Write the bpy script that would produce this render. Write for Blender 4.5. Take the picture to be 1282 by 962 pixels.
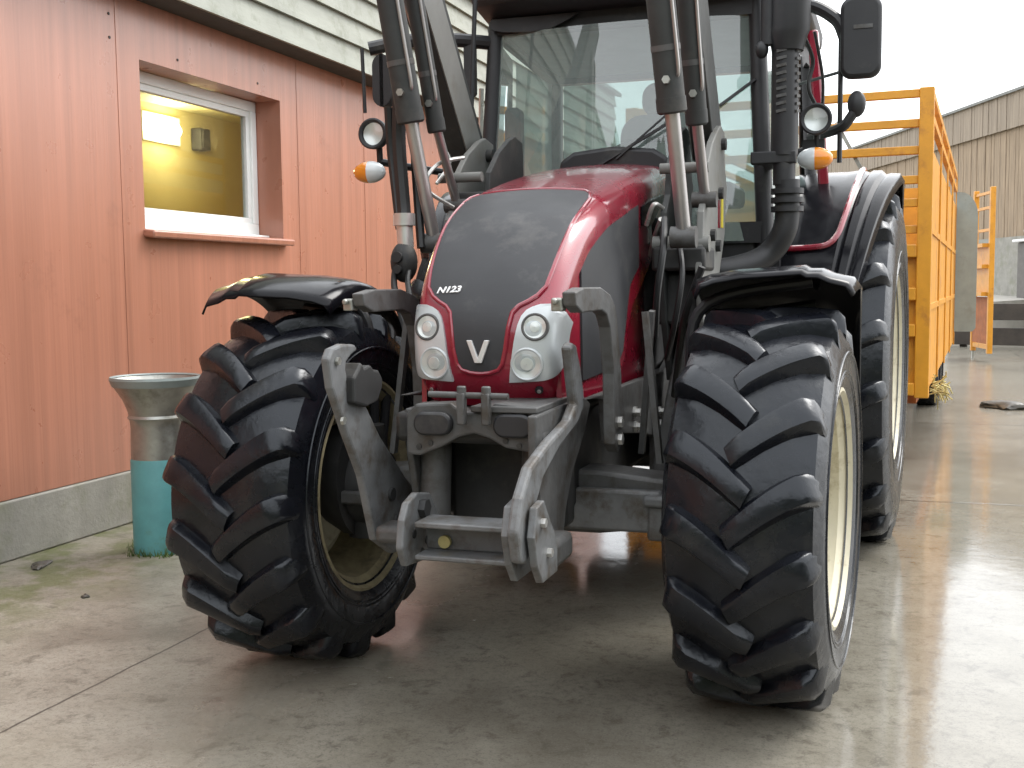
import bpy, bmesh, math, random
from mathutils import Vector, Matrix, Euler
R = math.radians; PI = math.pi
random.seed(7)
S = bpy.context.scene
for o in list(bpy.data.objects): bpy.data.objects.remove(o)
C = S.collection

# ------------------------------------------------------------------ camera
cd = bpy.data.cameras.new('camera'); cam = bpy.data.objects.new('camera', cd); C.objects.link(cam)
S.camera = cam
cd.sensor_width = 36; cd.lens = 36*1424/1282; cd.clip_end = 600; cd.clip_start = .05
cam.matrix_world = (Matrix.Translation((0, 0, 1.456)) @ Euler((PI/2-.0858, 0, 0)).to_matrix().to_4x4()
                    @ Matrix.Rotation(-.0109, 4, 'Z'))
# ------------------------------------------------------------------ sky, sun, exposure
W = bpy.data.worlds.new('World'); S.world = W; W.use_nodes = True
nt = W.node_tree; nt.nodes.clear()
sky = nt.nodes.new('ShaderNodeTexSky'); sky.sky_type = 'NISHITA'; sky.sun_disc = False
SUN_EL, SUN_AZ = R(50), R(62)        # azimuth clockwise from +Y
sky.sun_elevation = SUN_EL; sky.sun_rotation = SUN_AZ
sky.air_density = 1.0; sky.dust_density = 6.0; sky.ozone_density = 1.0
hs = nt.nodes.new('ShaderNodeHueSaturation'); hs.inputs['Saturation'].default_value = .22
tcw = nt.nodes.new('ShaderNodeTexCoord')
cl = nt.nodes.new('ShaderNodeTexNoise'); cl.inputs['Scale'].default_value = 2.2; cl.inputs['Detail'].default_value = 5
clr = nt.nodes.new('ShaderNodeMapRange'); clr.inputs['To Min'].default_value = .85; clr.inputs['To Max'].default_value = 1.15
mulw = nt.nodes.new('ShaderNodeMix'); mulw.data_type = 'RGBA'; mulw.blend_type = 'MULTIPLY'; mulw.inputs[0].default_value = 1
bg = nt.nodes.new('ShaderNodeBackground'); bg.inputs['Strength'].default_value = .15
ow = nt.nodes.new('ShaderNodeOutputWorld')
veil = nt.nodes.new('ShaderNodeMix'); veil.data_type = 'RGBA'; veil.inputs[0].default_value = .62; veil.inputs[7].default_value = (8.6, 8.9, 9.2, 1)   # even cloud cover
nt.links.new(sky.outputs[0], hs.inputs['Color']); nt.links.new(hs.outputs[0], veil.inputs[6]); nt.links.new(veil.outputs[2], mulw.inputs[6])
nt.links.new(tcw.outputs['Generated'], cl.inputs['Vector']); nt.links.new(cl.outputs['Fac'], clr.inputs['Value'])
nt.links.new(clr.outputs[0], mulw.inputs[7]); nt.links.new(mulw.outputs[2], bg.inputs['Color'])
nt.links.new(bg.outputs[0], ow.inputs[0])
sl = bpy.data.lights.new('sun', 'SUN'); sl.energy = .6; sl.angle = R(25); sl.color = (1, .97, .92)
so = bpy.data.objects.new('sun', sl); C.objects.link(so)
sd = Vector((math.sin(SUN_AZ)*math.cos(SUN_EL), math.cos(SUN_AZ)*math.cos(SUN_EL), math.sin(SUN_EL)))
so.rotation_euler = sd.to_track_quat('Z', 'Y').to_euler(); so.location = (5, -5, 12)
S.view_settings.view_transform = 'Standard'; S.view_settings.look = 'None'
S.view_settings.gamma = 1; S.view_settings.use_curve_mapping = False
S.view_settings.exposure = 1.32
S.render.engine = 'CYCLES'
S.cycles.max_bounces = 8; S.cycles.transparent_max_bounces = 16; S.cycles.use_denoising = True

# frame shared by tractor, building and yard: x across, y away from camera along the tractor, z up
YAW = .3249; T0 = Vector((.0487, 4.2345, 0))
RZ = Matrix.Rotation(-YAW, 4, 'Z')
def lw(x, y, z=0): return T0 + RZ @ Vector((x, y, z))

# ------------------------------------------------------------------ helpers
def link(o): C.objects.link(o); return o
def thing(name, label, cat, loc=(0,0,0), rz=0, group=None):
    o = link(bpy.data.objects.new(name, None)); o.empty_display_size = .2
    o.location = loc; o.rotation_euler = (0, 0, rz); o['label'] = label; o['category'] = cat
    if group: o['group'] = group
    return o
def obj(name, bm, m, parent=None, smooth=True, bevel=0, angle=35, seg=2):
    me = bpy.data.meshes.new(name)
    bmesh.ops.recalc_face_normals(bm, faces=bm.faces)
    bm.to_mesh(me); bm.free()
    for k in (m if isinstance(m, (list, tuple)) else [m]): me.materials.append(k)
    o = link(bpy.data.objects.new(name, me))
    if parent: o.parent = parent
    if smooth:
        me.shade_smooth()
        try: me.set_sharp_from_angle(angle=R(angle))
        except Exception: pass
    if bevel:
        b = o.modifiers.new('bevel', 'BEVEL'); b.width = bevel; b.segments = seg; b.limit_method = 'ANGLE'; b.angle_limit = R(40)
        b.harden_normals = False
    return o
def struct(name, bm, m, **k):
    o = obj(name, bm, m, **k); o['kind'] = 'structure'; return o
def B(): return bmesh.new()
def box(bm, c, s, rot=None, mi=0):
    m = Matrix.Translation(c) @ (Euler(rot).to_matrix().to_4x4() if rot else Matrix()) @ Matrix.Diagonal((s[0], s[1], s[2], 1))
    r = bmesh.ops.create_cube(bm, size=1, matrix=m)
    if mi:
        for v in r['verts']:
            for f in v.link_faces: f.material_index = mi
    return bm
def frame_for(d):
    d = d.normalized(); a = Vector((0,0,1)) if abs(d.z) < .9 else Vector((0,1,0))
    u = d.cross(a).normalized(); return u, d.cross(u).normalized()
def tube(bm, pts, r, n=12, caps=True, sq=1):
    pts = [Vector(p) for p in pts]; rs = r if isinstance(r, (list, tuple)) else [r]*len(pts)
    rings = []; u = None
    for i, p in enumerate(pts):
        d = (pts[min(i+1, len(pts)-1)] - pts[max(i-1, 0)])
        if d.length < 1e-9: d = Vector((0,0,1))
        d.normalize()
        if u is None: u, v = frame_for(d)
        else:
            u = (u - d*u.dot(d)).normalized(); v = d.cross(u)
        rings.append([bm.verts.new(p + (u*math.cos(2*PI*k/n) + v*math.sin(2*PI*k/n))*rs[i]) for k in range(n)])
    for a, b in zip(rings, rings[1:]):
        for k in range(n): bm.faces.new((a[k], a[(k+1)%n], b[(k+1)%n], b[k]))
    if caps:
        bm.faces.new(rings[0]); bm.faces.new(rings[-1][::-1])
    return bm
def smooth_path(pts, k=6):
    pts = [Vector(p) for p in pts]; out = []
    for i in range(len(pts)-1):
        p0 = pts[max(i-1,0)]; p1 = pts[i]; p2 = pts[i+1]; p3 = pts[min(i+2, len(pts)-1)]
        for j in range(k):
            t = j/k
            out.append(.5*((2*p1) + (p2-p0)*t + (2*p0-5*p1+4*p2-p3)*t*t + (3*p1-p0-3*p2+p3)*t**3))
    out.append(pts[-1]); return out
def beam(bm, a, b, w, h, up=(0,0,1)):
    """rectangular bar from a to b, w across, h along 'up'"""
    a, b = Vector(a), Vector(b); d = (b-a).normalized(); u = d.cross(Vector(up)).normalized(); v = u.cross(d)
    q = []
    for p in (a, b): q.append([bm.verts.new(p + u*x*w/2 + v*y*h/2) for x, y in ((-1,-1),(1,-1),(1,1),(-1,1))])
    for k in range(4): bm.faces.new((q[0][k], q[0][(k+1)%4], q[1][(k+1)%4], q[1][k]))
    bm.faces.new(q[0]); bm.faces.new(q[1][::-1]); return bm
def prism(bm, poly, f0, f1):
    """closed polygon extruded: f0 / f1 map a 2D point to the two 3D faces"""
    a = [bm.verts.new(f0(p)) for p in poly]; b = [bm.verts.new(f1(p)) for p in poly]; n = len(poly)
    bm.faces.new(a); bm.faces.new(b[::-1])
    for k in range(n): bm.faces.new((a[k], a[(k+1)%n], b[(k+1)%n], b[k]))
    return bm
def prism_x(bm, poly, x0, x1): return prism(bm, poly, lambda p: (x0, p[0], p[1]), lambda p: (x1, p[0], p[1]))
def prism_y(bm, poly, y0, y1): return prism(bm, poly, lambda p: (p[0], y0, p[1]), lambda p: (p[0], y1, p[1]))
def lathe(bm, prof, n=48, M=None, close=False, a0=0, a1=2*PI):
    """prof: (x along axis, radius); axis = local X"""
    M = M or Matrix(); full = abs(a1-a0-2*PI) < 1e-6; m = n if full else n+1
    rings = []
    for k in range(m):
        a = a0 + (a1-a0)*k/n
        rings.append([bm.verts.new(M @ Vector((x, -r*math.cos(a), -r*math.sin(a)))) for x, r in prof])
    L = len(prof)
    for k in range(n):
        A, Bq = rings[k], rings[(k+1) % m]
        for j in range(L if close else L-1):
            try: bm.faces.new((A[j], A[(j+1)%L], Bq[(j+1)%L], Bq[j]))
            except ValueError: pass
    return bm
def disc(bm, c, nrm, r, depth, n=24):
    nrm = Vector(nrm).normalized(); return tube(bm, [Vector(c), Vector(c)+nrm*depth], r, n)
def ball(bm, c, s, seg=20, rot=None):
    m = Matrix.Translation(c) @ (Euler(rot).to_matrix().to_4x4() if rot else Matrix()) @ Matrix.Diagonal((*s, 1))
    bmesh.ops.create_uvsphere(bm, u_segments=seg, v_segments=seg//2, radius=1, matrix=m); return bm
def rbox(bm, c, s, r, n=5, rot=None):
    """box with rounded vertical-plane corners in x-z (depth y)"""
    x, y, z = s[0]/2, s[1]/2, s[2]/2; poly = []
    for sx, sz, a in ((1,-1,-90),(1,1,0),(-1,1,90),(-1,-1,180)):
        for k in range(n+1):
            t = R(a + 90*k/n); poly.append((sx*(x-r) + r*math.cos(t), sz*(z-r) + r*math.sin(t)))
    M = Matrix.Translation(c) @ (Euler(rot).to_matrix().to_4x4() if rot else Matrix())
    return prism(bm, poly, lambda p: M @ Vector((p[0], -y, p[1])), lambda p: M @ Vector((p[0], y, p[1])))
def lerp_tab(tab, x):
    if x <= tab[0][0]: return tab[0][1]
    for (a, b), (c, d) in zip(tab, tab[1:]):
        if x <= c: return b + (d-b)*(x-a)/(c-a)
    return tab[-1][1]

# ------------------------------------------------------------------ materials
def mat(name, col, rough=.5, metal=0, var=.15, vscale=6, dirt=None, dirt_amt=.0, dirt_scale=4, bump=.0, bscale=40,
        coat=0, rvar=.1, stretch=None, spec=.5, streak=0):
    m = bpy.data.materials.new(name); m.use_nodes = True
    n = m.node_tree; N = n.nodes; L = n.links; p = N['Principled BSDF']
    p.inputs['Metallic'].default_value = metal; p.inputs['Coat Weight'].default_value = coat
    p.inputs['Coat Roughness'].default_value = .08; p.inputs['Specular IOR Level'].default_value = spec
    tc = N.new('ShaderNodeTexCoord'); src = tc.outputs['Object']
    if stretch:
        mp = N.new('ShaderNodeMapping'); mp.inputs['Scale'].default_value = stretch
        L.new(src, mp.inputs['Vector']); src = mp.outputs[0]
    t = N.new('ShaderNodeTexNoise'); t.inputs['Scale'].default_value = vscale; t.inputs['Detail'].default_value = 6
    t.inputs['Roughness'].default_value = .65; L.new(src, t.inputs['Vector'])
    r = N.new('ShaderNodeValToRGB'); e = r.color_ramp.elements
    e[0].position = .3; e[1].position = .7
    e[0].color = (*[c*(1-var) for c in col], 1); e[1].color = (*[min(1, c*(1+var)) for c in col], 1)
    L.new(t.outputs['Fac'], r.inputs[0]); out = r.outputs[0]
    if dirt:
        d = N.new('ShaderNodeTexNoise'); d.inputs['Scale'].default_value = dirt_scale; d.inputs['Detail'].default_value = 8
        d.inputs['Roughness'].default_value = .7; L.new(tc.outputs['Object'], d.inputs['Vector'])
        mr = N.new('ShaderNodeMapRange'); mr.inputs['From Min'].default_value = .62-dirt_amt*.35; mr.inputs['From Max'].default_value = .75-dirt_amt*.2
        L.new(d.outputs['Fac'], mr.inputs['Value'])
        mx = N.new('ShaderNodeMix'); mx.data_type = 'RGBA'; mx.inputs[7].default_value = (*dirt, 1)
        L.new(mr.outputs[0], mx.inputs[0]); L.new(out, mx.inputs[6]); out = mx.outputs[2]
    L.new(out, p.inputs['Base Color'])
    rr = N.new('ShaderNodeMapRange'); rr.inputs['To Min'].default_value = max(.02, rough-rvar); rr.inputs['To Max'].default_value = min(1, rough+rvar)
    t2 = N.new('ShaderNodeTexNoise'); t2.inputs['Scale'].default_value = vscale*2.3; t2.inputs['Detail'].default_value = 5
    L.new(tc.outputs['Object'], t2.inputs['Vector']); L.new(t2.outputs['Fac'], rr.inputs['Value']); L.new(rr.outputs[0], p.inputs['Roughness'])
    if bump:
        b = N.new('ShaderNodeBump'); b.inputs['Strength'].default_value = bump; b.inputs['Distance'].default_value = .01
        t3 = N.new('ShaderNodeTexNoise'); t3.inputs['Scale'].default_value = bscale; t3.inputs['Detail'].default_value = 5
        L.new(src, t3.inputs['Vector']); L.new(t3.outputs['Fac'], b.inputs['Height']); L.new(b.outputs[0], p.inputs['Normal'])
    return m
MUD = (.16, .13, .09)
M = {}
M['rubber'] = mat('tyre_rubber', (.0055,.0062,.009), .27, var=.4, vscale=5, dirt=(.018,.018,.018), dirt_amt=.2, dirt_scale=6, bump=.25, bscale=24, rvar=.14, spec=.42)
M['rubber'].node_tree.nodes['Principled BSDF'].inputs['Specular Tint'].default_value = (.92,.96,1,1)  # blue tint puts the sky's colour into the tyre sheen
M['rim'] = mat('cream_rim', (.50,.46,.34), .45, var=.12, vscale=4, dirt=(.28,.23,.14), dirt_amt=.25, dirt_scale=9)
M['rim_dirty'] = mat('muddy_rim', (.30,.255,.15), .6, var=.2, vscale=4, dirt=(.14,.11,.07), dirt_amt=.5, dirt_scale=7)
M['red'] = mat('red_paint', (.23,.006,.022), .28, var=.12, vscale=3, dirt=(.18,.03,.04), dirt_amt=.05, coat=.8, rvar=.08)
M['black'] = mat('gloss_black', (.006,.006,.008), .17, var=.2, vscale=5, dirt=(.03,.028,.025), dirt_amt=.12, rvar=.08, bump=.12, bscale=9, spec=.2)
M['plastic'] = mat('black_plastic', (.014,.014,.016), .5, var=.25, dirt=(.05,.048,.043), dirt_amt=.15)
M['grey'] = mat('grey_frame_paint', (.078,.078,.077), .5, var=.18, vscale=7, dirt=(.040,.033,.026), dirt_amt=.42, dirt_scale=10, bump=.18, bscale=28, rvar=.16)
M['link'] = mat('worn_grey_linkage', (.125,.128,.130), .46, var=.22, vscale=9, dirt=(.060,.048,.036), dirt_amt=.4, dirt_scale=11, bump=.18, bscale=30, rvar=.15)
M['dark'] = mat('dark_engine', (.02,.02,.02), .6, var=.4, dirt=(.06,.055,.045), dirt_amt=.25)
M['arm'] = mat('dark_loader_paint', (.026,.028,.027), .66, var=.2, dirt=(.055,.05,.045), dirt_amt=.2)
M['armlight'] = mat('grey_loader_plate', (.15,.15,.14), .55, var=.1, dirt=(.12,.11,.09), dirt_amt=.2)
M['chrome'] = mat('piston_rod_steel', (.40,.38,.37), .36, metal=.8, var=.08)
M['bolt'] = mat('zinc_bolt', (.6,.59,.56), .3, metal=.7, var=.1)
M['silver'] = mat('silver_lamp_housing', (.50,.53,.54), .35, metal=.25, var=.05, coat=.4)
M['reflector'] = mat('lamp_reflector', (.75,.76,.74), .32, metal=.45, var=.04)
M['emblem'] = mat('silver_emblem', (.75,.75,.75), .3, metal=.5, var=.05)
M['white'] = mat('white_lettering', (.8,.8,.8), .5, var=.03)
M['clearlens'] = mat('clear_indicator_plastic', (.62,.65,.66), .15, var=.08, coat=.6)
M['amber'] = mat('amber_lens', (.75,.24,.01), .15, var=.1, coat=.6)
M['hose'] = mat('hydraulic_hose', (.012,.012,.012), .45, var=.2)
M['seat'] = mat('grey_seat_fabric', (.20,.22,.21), .9, var=.12, bump=.1)
M['yellow'] = mat('yellow_steel_paint', (.58,.255,.016), .45, var=.12, vscale=5, dirt=(.30,.10,.02), dirt_amt=.22, dirt_scale=3, bump=.08)
M['yellowlabel'] = mat('yellow_sticker', (.6,.5,.02), .4, var=.05)
M['rust'] = mat('rusty_orange', (.30,.09,.02), .7, var=.3, vscale=6)
M['galv'] = mat('galvanised_sheet', (.26,.30,.29), .5, metal=.3, var=.12, vscale=5, dirt=(.22,.24,.22), dirt_amt=.3)
M['turq'] = mat('turquoise_plastic', (.10,.30,.31), .5, var=.1, vscale=8, dirt=(.10,.22,.16), dirt_amt=.2, dirt_scale=6)
M['steel'] = mat('dull_steel', (.36,.36,.33), .38, metal=.75, var=.18, vscale=9, dirt=(.2,.19,.16), dirt_amt=.3)
M['upvc'] = mat('white_window_frame', (.78,.80,.78), .35, var=.04)
M['concrete'] = mat('concrete_plinth', (.26,.25,.22), .8, var=.18, vscale=4, dirt=(.20,.20,.15), dirt_amt=.3, dirt_scale=3, bump=.3, bscale=50)
M['apron'] = mat('pale_concrete', (.42,.40,.36), .6, var=.12, vscale=3, bump=.2)
M['wood'] = mat('weathered_boards', (.275,.205,.138), .8, var=.35, vscale=5, stretch=(1,3.5,.18), bump=.3, bscale=12)
M['woodtop'] = mat('weathered_fascia_boards', (.26,.21,.16), .8, var=.25, vscale=5, stretch=(1,3.5,.18), bump=.3, bscale=12)
M['darkwood'] = mat('dark_timber_rail', (.040,.032,.025), .7, var=.35, vscale=3, bump=.3)
M['roof'] = mat('fibre_cement_roof', (.20,.20,.19), .8, var=.2)
M['slate'] = mat('cream_lap_boards', (.27,.28,.24), .7, var=.12, vscale=3, stretch=(1,.6,3), dirt=(.19,.20,.155), dirt_amt=.3, dirt_scale=5, bump=.2)
M['shadowgap'] = mat('shade_dark_underside', (.05,.05,.045), .8)  # shadow line under the boards painted dark; same tone on screw heads
M['room'] = mat('yellow_room_wall', (.50,.45,.26), .6, var=.06, vscale=2)
M['grass'] = mat('grass_blades', (.07,.12,.02), .6, var=.4)
M['straw'] = mat('dry_straw', (.45,.38,.16), .8, var=.3)
M['mud'] = mat('wet_mud', (.05,.045,.035), .35, var=.3, bump=.5)
M['lidwhite'] = mat('white_plastic_lid', (.8,.8,.8), .4, var=.04)
M['bin'] = mat('dark_grey_bin', (.12,.11,.10), .7, var=.15)

def mesh_material(name, col, s=260, rough=.55):
    """fine perforated grille: tiny dark dots in dull black plastic"""
    m = mat(name, col, rough, var=.15, vscale=3, dirt=(.07,.068,.066), dirt_amt=.2, dirt_scale=3)
    n = m.node_tree; N = n.nodes; L = n.links; p = N['Principled BSDF']
    tc = N.new('ShaderNodeTexCoord'); v = N.new('ShaderNodeTexVoronoi'); v.inputs['Scale'].default_value = s
    v.inputs['Randomness'].default_value = .15
    L.new(tc.outputs['Object'], v.inputs['Vector'])
    b = N.new('ShaderNodeBump'); b.inputs['Strength'].default_value = .15; b.inputs['Distance'].default_value = .001
    L.new(v.outputs['Distance'], b.inputs['Height']); L.new(b.outputs[0], p.inputs['Normal'])
    return m
M['mesh'] = mesh_material('black_grille_mesh', (.026,.027,.030))

def glass_material(name, tint, gloss=1.0, haze=0):
    """thin sheet: Schlick reflection both ways, tinted transmission, optional painted sky-veil film"""
    m = bpy.data.materials.new(name); m.use_nodes = True; n = m.node_tree; N = n.nodes; N.clear(); L = n.links
    o = N.new('ShaderNodeOutputMaterial'); mx = N.new('ShaderNodeMixShader'); tr = N.new('ShaderNodeBsdfTransparent')
    gl = N.new('ShaderNodeBsdfGlossy'); gl.inputs['Roughness'].default_value = .02
    ge = N.new('ShaderNodeNewGeometry'); dt = N.new('ShaderNodeVectorMath'); dt.operation = 'DOT_PRODUCT'
    L.new(ge.outputs['Normal'], dt.inputs[0]); L.new(ge.outputs['Incoming'], dt.inputs[1])
    def mth(op, a, b=None):
        q = N.new('ShaderNodeMath'); q.operation = op; q.use_clamp = False
        for i, v in enumerate((a, b)):
            if v is None: continue
            if isinstance(v, (int, float)): q.inputs[i].default_value = v
            else: L.new(v, q.inputs[i])
        return q.outputs[0]
    f = mth('ADD', mth('MULTIPLY', mth('POWER', mth('SUBTRACT', 1.0, mth('ABSOLUTE', dt.outputs['Value'])), 5.0), .955), .045)
    f = mth('MINIMUM', mth('MULTIPLY', f, gloss), 1.0)
    tr.inputs[0].default_value = (*tint, 1); base = tr.outputs[0]
    if haze:
        tc = N.new('ShaderNodeTexCoord'); t = N.new('ShaderNodeTexNoise'); t.inputs['Scale'].default_value = 3; t.inputs['Detail'].default_value = 7; t.inputs['Roughness'].default_value = .7
        L.new(tc.outputs['Object'], t.inputs['Vector'])
        df = N.new('ShaderNodeBsdfDiffuse'); df.inputs['Color'].default_value = (.66,.78,.74,1)  # pale diffuse layer paints a veil of sky reflection over the glass
        mf = N.new('ShaderNodeMixShader'); L.new(mth('ADD', mth('MULTIPLY', t.outputs['Fac'], haze*.5), haze*.75), mf.inputs[0]); L.new(tr.outputs[0], mf.inputs[1]); L.new(df.outputs[0], mf.inputs[2]); base = mf.outputs[0]
    L.new(f, mx.inputs[0]); L.new(base, mx.inputs[1]); L.new(gl.outputs[0], mx.inputs[2])
    L.new(mx.outputs[0], o.inputs[0]); return m
M['glass'] = glass_material('teal_cab_glass', (.70,.82,.80), 2.4, .20)
M['backglass'] = glass_material('veiled_rear_glass', (.66,.80,.77), 2.2, .66)  # strong painted veil whitens the glass and hides the view behind
M['pane'] = glass_material('window_pane', (.9,.92,.9), 1.0)
M['lens'] = glass_material('clear_lamp_lens', (.93,.95,.95), 1.6)
def emit_material(name, col, s):
    m = bpy.data.materials.new(name); m.use_nodes = True; p = m.node_tree.nodes['Principled BSDF']
    p.inputs['Emission Color'].default_value = (*col, 1); p.inputs['Emission Strength'].default_value = s; return m
M['lamp'] = emit_material('lit_lamp', (1,.90,.58), 16)

def wall_material():
    m = mat('terracotta_panel', (.385,.168,.110), .29, var=.17, vscale=2.4, rvar=.05, spec=.75, stretch=(1,5,.12), dirt=(.28,.12,.08), dirt_amt=.08, dirt_scale=1.1)
    n = m.node_tree; N = n.nodes; L = n.links; p = N['Principled BSDF']
    tc = N.new('ShaderNodeTexCoord'); mp = N.new('ShaderNodeMapping'); mp.inputs['Scale'].default_value = (1, 26, .35)
    L.new(tc.outputs['Object'], mp.inputs['Vector'])
    t = N.new('ShaderNodeTexNoise'); t.inputs['Scale'].default_value = 2; t.inputs['Detail'].default_value = 4
    L.new(mp.outputs[0], t.inputs['Vector'])
    b = N.new('ShaderNodeBump'); b.inputs['Strength'].default_value = .35; b.inputs['Distance'].default_value = .006
    L.new(t.outputs['Fac'], b.inputs['Height']); L.new(b.outputs[0], p.inputs['Normal'])
    return m
M['wall'] = wall_material()

def ground_material():
    m = bpy.data.materials.new('wet_concrete_yard'); m.use_nodes = True; n = m.node_tree; N = n.nodes; L = n.links; p = N['Principled BSDF']
    tc = N.new('ShaderNodeTexCoord'); sx = N.new('ShaderNodeSeparateXYZ'); L.new(tc.outputs['Object'], sx.inputs[0])
    def noise(s, d=6, r=.6, dist=0):
        t = N.new('ShaderNodeTexNoise'); t.inputs['Scale'].default_value = s; t.inputs['Detail'].default_value = d
        t.inputs['Roughness'].default_value = r; t.inputs['Distortion'].default_value = dist
        L.new(tc.outputs['Object'], t.inputs['Vector']); return t.outputs['Fac']
    def rng(v, a, b, c=0, d=1, smooth=True):
        q = N.new('ShaderNodeMapRange'); q.inputs['From Min'].default_value = a; q.inputs['From Max'].default_value = b
        q.inputs['To Min'].default_value = c; q.inputs['To Max'].default_value = d
        if smooth: q.interpolation_type = 'SMOOTHSTEP'
        L.new(v, q.inputs['Value']); return q.outputs[0]
    def mth(op, a, b=None):
        q = N.new('ShaderNodeMath'); q.operation = op
        for i, v in enumerate((a, b)):
            if v is None: continue
            if isinstance(v, (int, float)): q.inputs[i].default_value = v
            else: L.new(v, q.inputs[i])
        return q.outputs[0]
    def mix(f, a, b):
        q = N.new('ShaderNodeMix'); q.data_type = 'RGBA'
        for k, v in ((0, f), (6, a), (7, b)):
            if isinstance(v, tuple): q.inputs[k].default_value = (*v, 1)
            elif isinstance(v, (int, float)): q.inputs[k].default_value = v
            else: L.new(v, q.inputs[k])
        return q.outputs[2]
    grit = noise(130, 3, .6); big = noise(.55, 4, .55, .6); mid = noise(2.6, 7, .68); fine = noise(38, 6, .7)
    # wet where it slopes to the right of the tractor, drier towards the wall
    side = rng(sx.outputs[0], -2.8, 1.0)
    wet = rng(mth('ADD', mth('MULTIPLY', big, .6), mth('ADD', mth('MULTIPLY', side, .70), mth('MULTIPLY', mid, .45))), .66, 1.15)
    col = mix(rng(mid, .3, .72), (.25,.228,.180), (.37,.345,.285))
    col = mix(mth('MULTIPLY', rng(fine, .45, .7), .45), col, (.13,.115,.09))
    spots = noise(9, 8, .78, .4); col = mix(mth('MULTIPLY', rng(spots, .50, .66), .62), col, (.10,.088,.066)); col = mix(mth('MULTIPLY', rng(spots, .44, .30), .5), col, (.36,.34,.28))
    col = mix(mth('MULTIPLY', rng(big, .48, .64), .5), col, (.12,.105,.08))
    col = mix(mth('MULTIPLY', rng(grit, .55, .68), .5), col, (.09,.08,.065)); col = mix(mth('MULTIPLY', rng(grit, .42, .30), .35), col, (.42,.40,.34))
    # moss against the wall
    moss = mth('MULTIPLY', rng(sx.outputs[0], -2.0, -2.75), rng(noise(3.1, 7, .7), .42, .58))
    col = mix(mth('MULTIPLY', moss, .75), col, (.09,.105,.03))
    wetdark = mth('MULTIPLY', wet, .45); col = mix(wetdark, col, (.070,.064,.053))
    # joints between the slabs
    def joint(v, at, w):
        wob = mth('MULTIPLY', mth('SUBTRACT', mid, .5), .03)
        return rng(mth('ABSOLUTE', mth('ADD', mth('SUBTRACT', v, at), wob)), w, w*.3)
    jx = joint(sx.outputs[0], -1.48, .008); jx2 = joint(sx.outputs[0], 3.6, .014); jy = joint(sx.outputs[1], 3.93, .02); jy2 = joint(sx.outputs[1], 8.4, .03)
    j = mth('MAXIMUM', mth('MAXIMUM', jx, jx2), mth('MAXIMUM', jy, jy2))
    col = mix(mth('MULTIPLY', j, mth('ADD', mth('MULTIPLY', mid, .9), .35)), col, (.03,.027,.022))
    L.new(col, p.inputs['Base Color'])
    puddle = rng(wet, .25, 1.0)
    rough = mth('ADD', mth('MULTIPLY', mth('SUBTRACT', 1.0, puddle), .30), mth('ADD', mth('MULTIPLY', spots, .17), .0))
    rough = mth('ADD', rough, mth('MULTIPLY', rng(sx.outputs[1], 3.5, 9), .14)); L.new(rough, p.inputs['Roughness']); p.inputs['IOR'].default_value = 1.40
    h = mth('ADD', mth('MULTIPLY', fine, mth('SUBTRACT', 1.05, puddle)), mth('ADD', mth('MULTIPLY', mid, .8), mth('MULTIPLY', j, -.4)))
    b = N.new('ShaderNodeBump'); b.inputs['Strength'].default_value = .28; b.inputs['Distance'].default_value = .006
    L.new(h, b.inputs['Height']); L.new(b.outputs[0], p.inputs['Normal'])
    return m
M['ground'] = ground_material()

# ================================================================== SETTING
bm = B()
bmesh.ops.create_grid(bm, x_segments=40, y_segments=40, size=160)
g = struct('ground', bm, M['ground']); g.location = lw(0, 0); g.rotation_euler = (0, 0, -YAW)

# added unseen bank behind the camera, blocks low sky to darken reflections
M['sky_blocker'] = mat('dark_sky_blocker', (.035,.048,.020), .9, var=.5, vscale=1.5, bump=.6, bscale=3)
bm = B(); rows = []
for i in range(61):
    az = R(100 + 140*i/60); ends = min(1, i/8, (60-i)/8); row = []
    for k in range(16):
        q = k/15; r_ = 11 + 16*q; hgt = 7.5*ends*math.sin(min(1, q*1.5)*PI/2)*(1+.12*math.sin(i*.9)+.08*math.sin(i*2.3+k)) - .05
        row.append(bm.verts.new((r_*math.sin(az), r_*math.cos(az), hgt if k else -.05)))
    rows.append(row)
for A, Bq in zip(rows, rows[1:]):
    for k in range(15): bm.faces.new((A[k], A[k+1], Bq[k+1], Bq[k]))
struct('unseen_mound', bm, M['sky_blocker'], angle=80)

# ------------------------------------------------------------------ farm building on the left (wall face at x=-3.22)
WX = -3.22
bt = thing('farm_building', 'terracotta panelled farm building with pale lap boards under the roof and a lit window', 'building', lw(WX, 3), -YAW)
y0, y1 = -9.0, 14.0; oy = 3.0                 # extents along the wall; origin of building at y=3
wy0, wy1, wz0, wz1 = 2.14, 3.87, 1.83, 2.90   # window opening
def wb(bm, ya, yb, za, zb, xa=-.30, xb=0): return box(bm, ((xa+xb)/2, (ya+yb)/2-oy, (za+zb)/2), (xb-xa, yb-ya, zb-za))
bm = B()                                      # one skin with the opening cut out, reveals included
def quad(bm, *p): return bm.faces.new([bm.verts.new(q) for q in p])
ys = [y0-oy, wy0-oy, wy1-oy, y1-oy]; zs = [.335, wz0, wz1, 3.32]
for i in range(3):
    for k in range(3):
        if i == 1 and k == 1: continue
        quad(bm, (0, ys[i], zs[k]), (0, ys[i+1], zs[k]), (0, ys[i+1], zs[k+1]), (0, ys[i], zs[k+1]))
D = -.30
a, b2, c, d = ys[1], ys[2], zs[1], zs[2]
quad(bm, (0,a,c), (0,a,d), (D,a,d), (D,a,c)); quad(bm, (0,b2,c), (D,b2,c), (D,b2,d), (0,b2,d))
quad(bm, (0,a,d), (0,b2,d), (D,b2,d), (D,a,d)); quad(bm, (0,a,c), (D,a,c), (D,b2,c), (0,b2,c))
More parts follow.
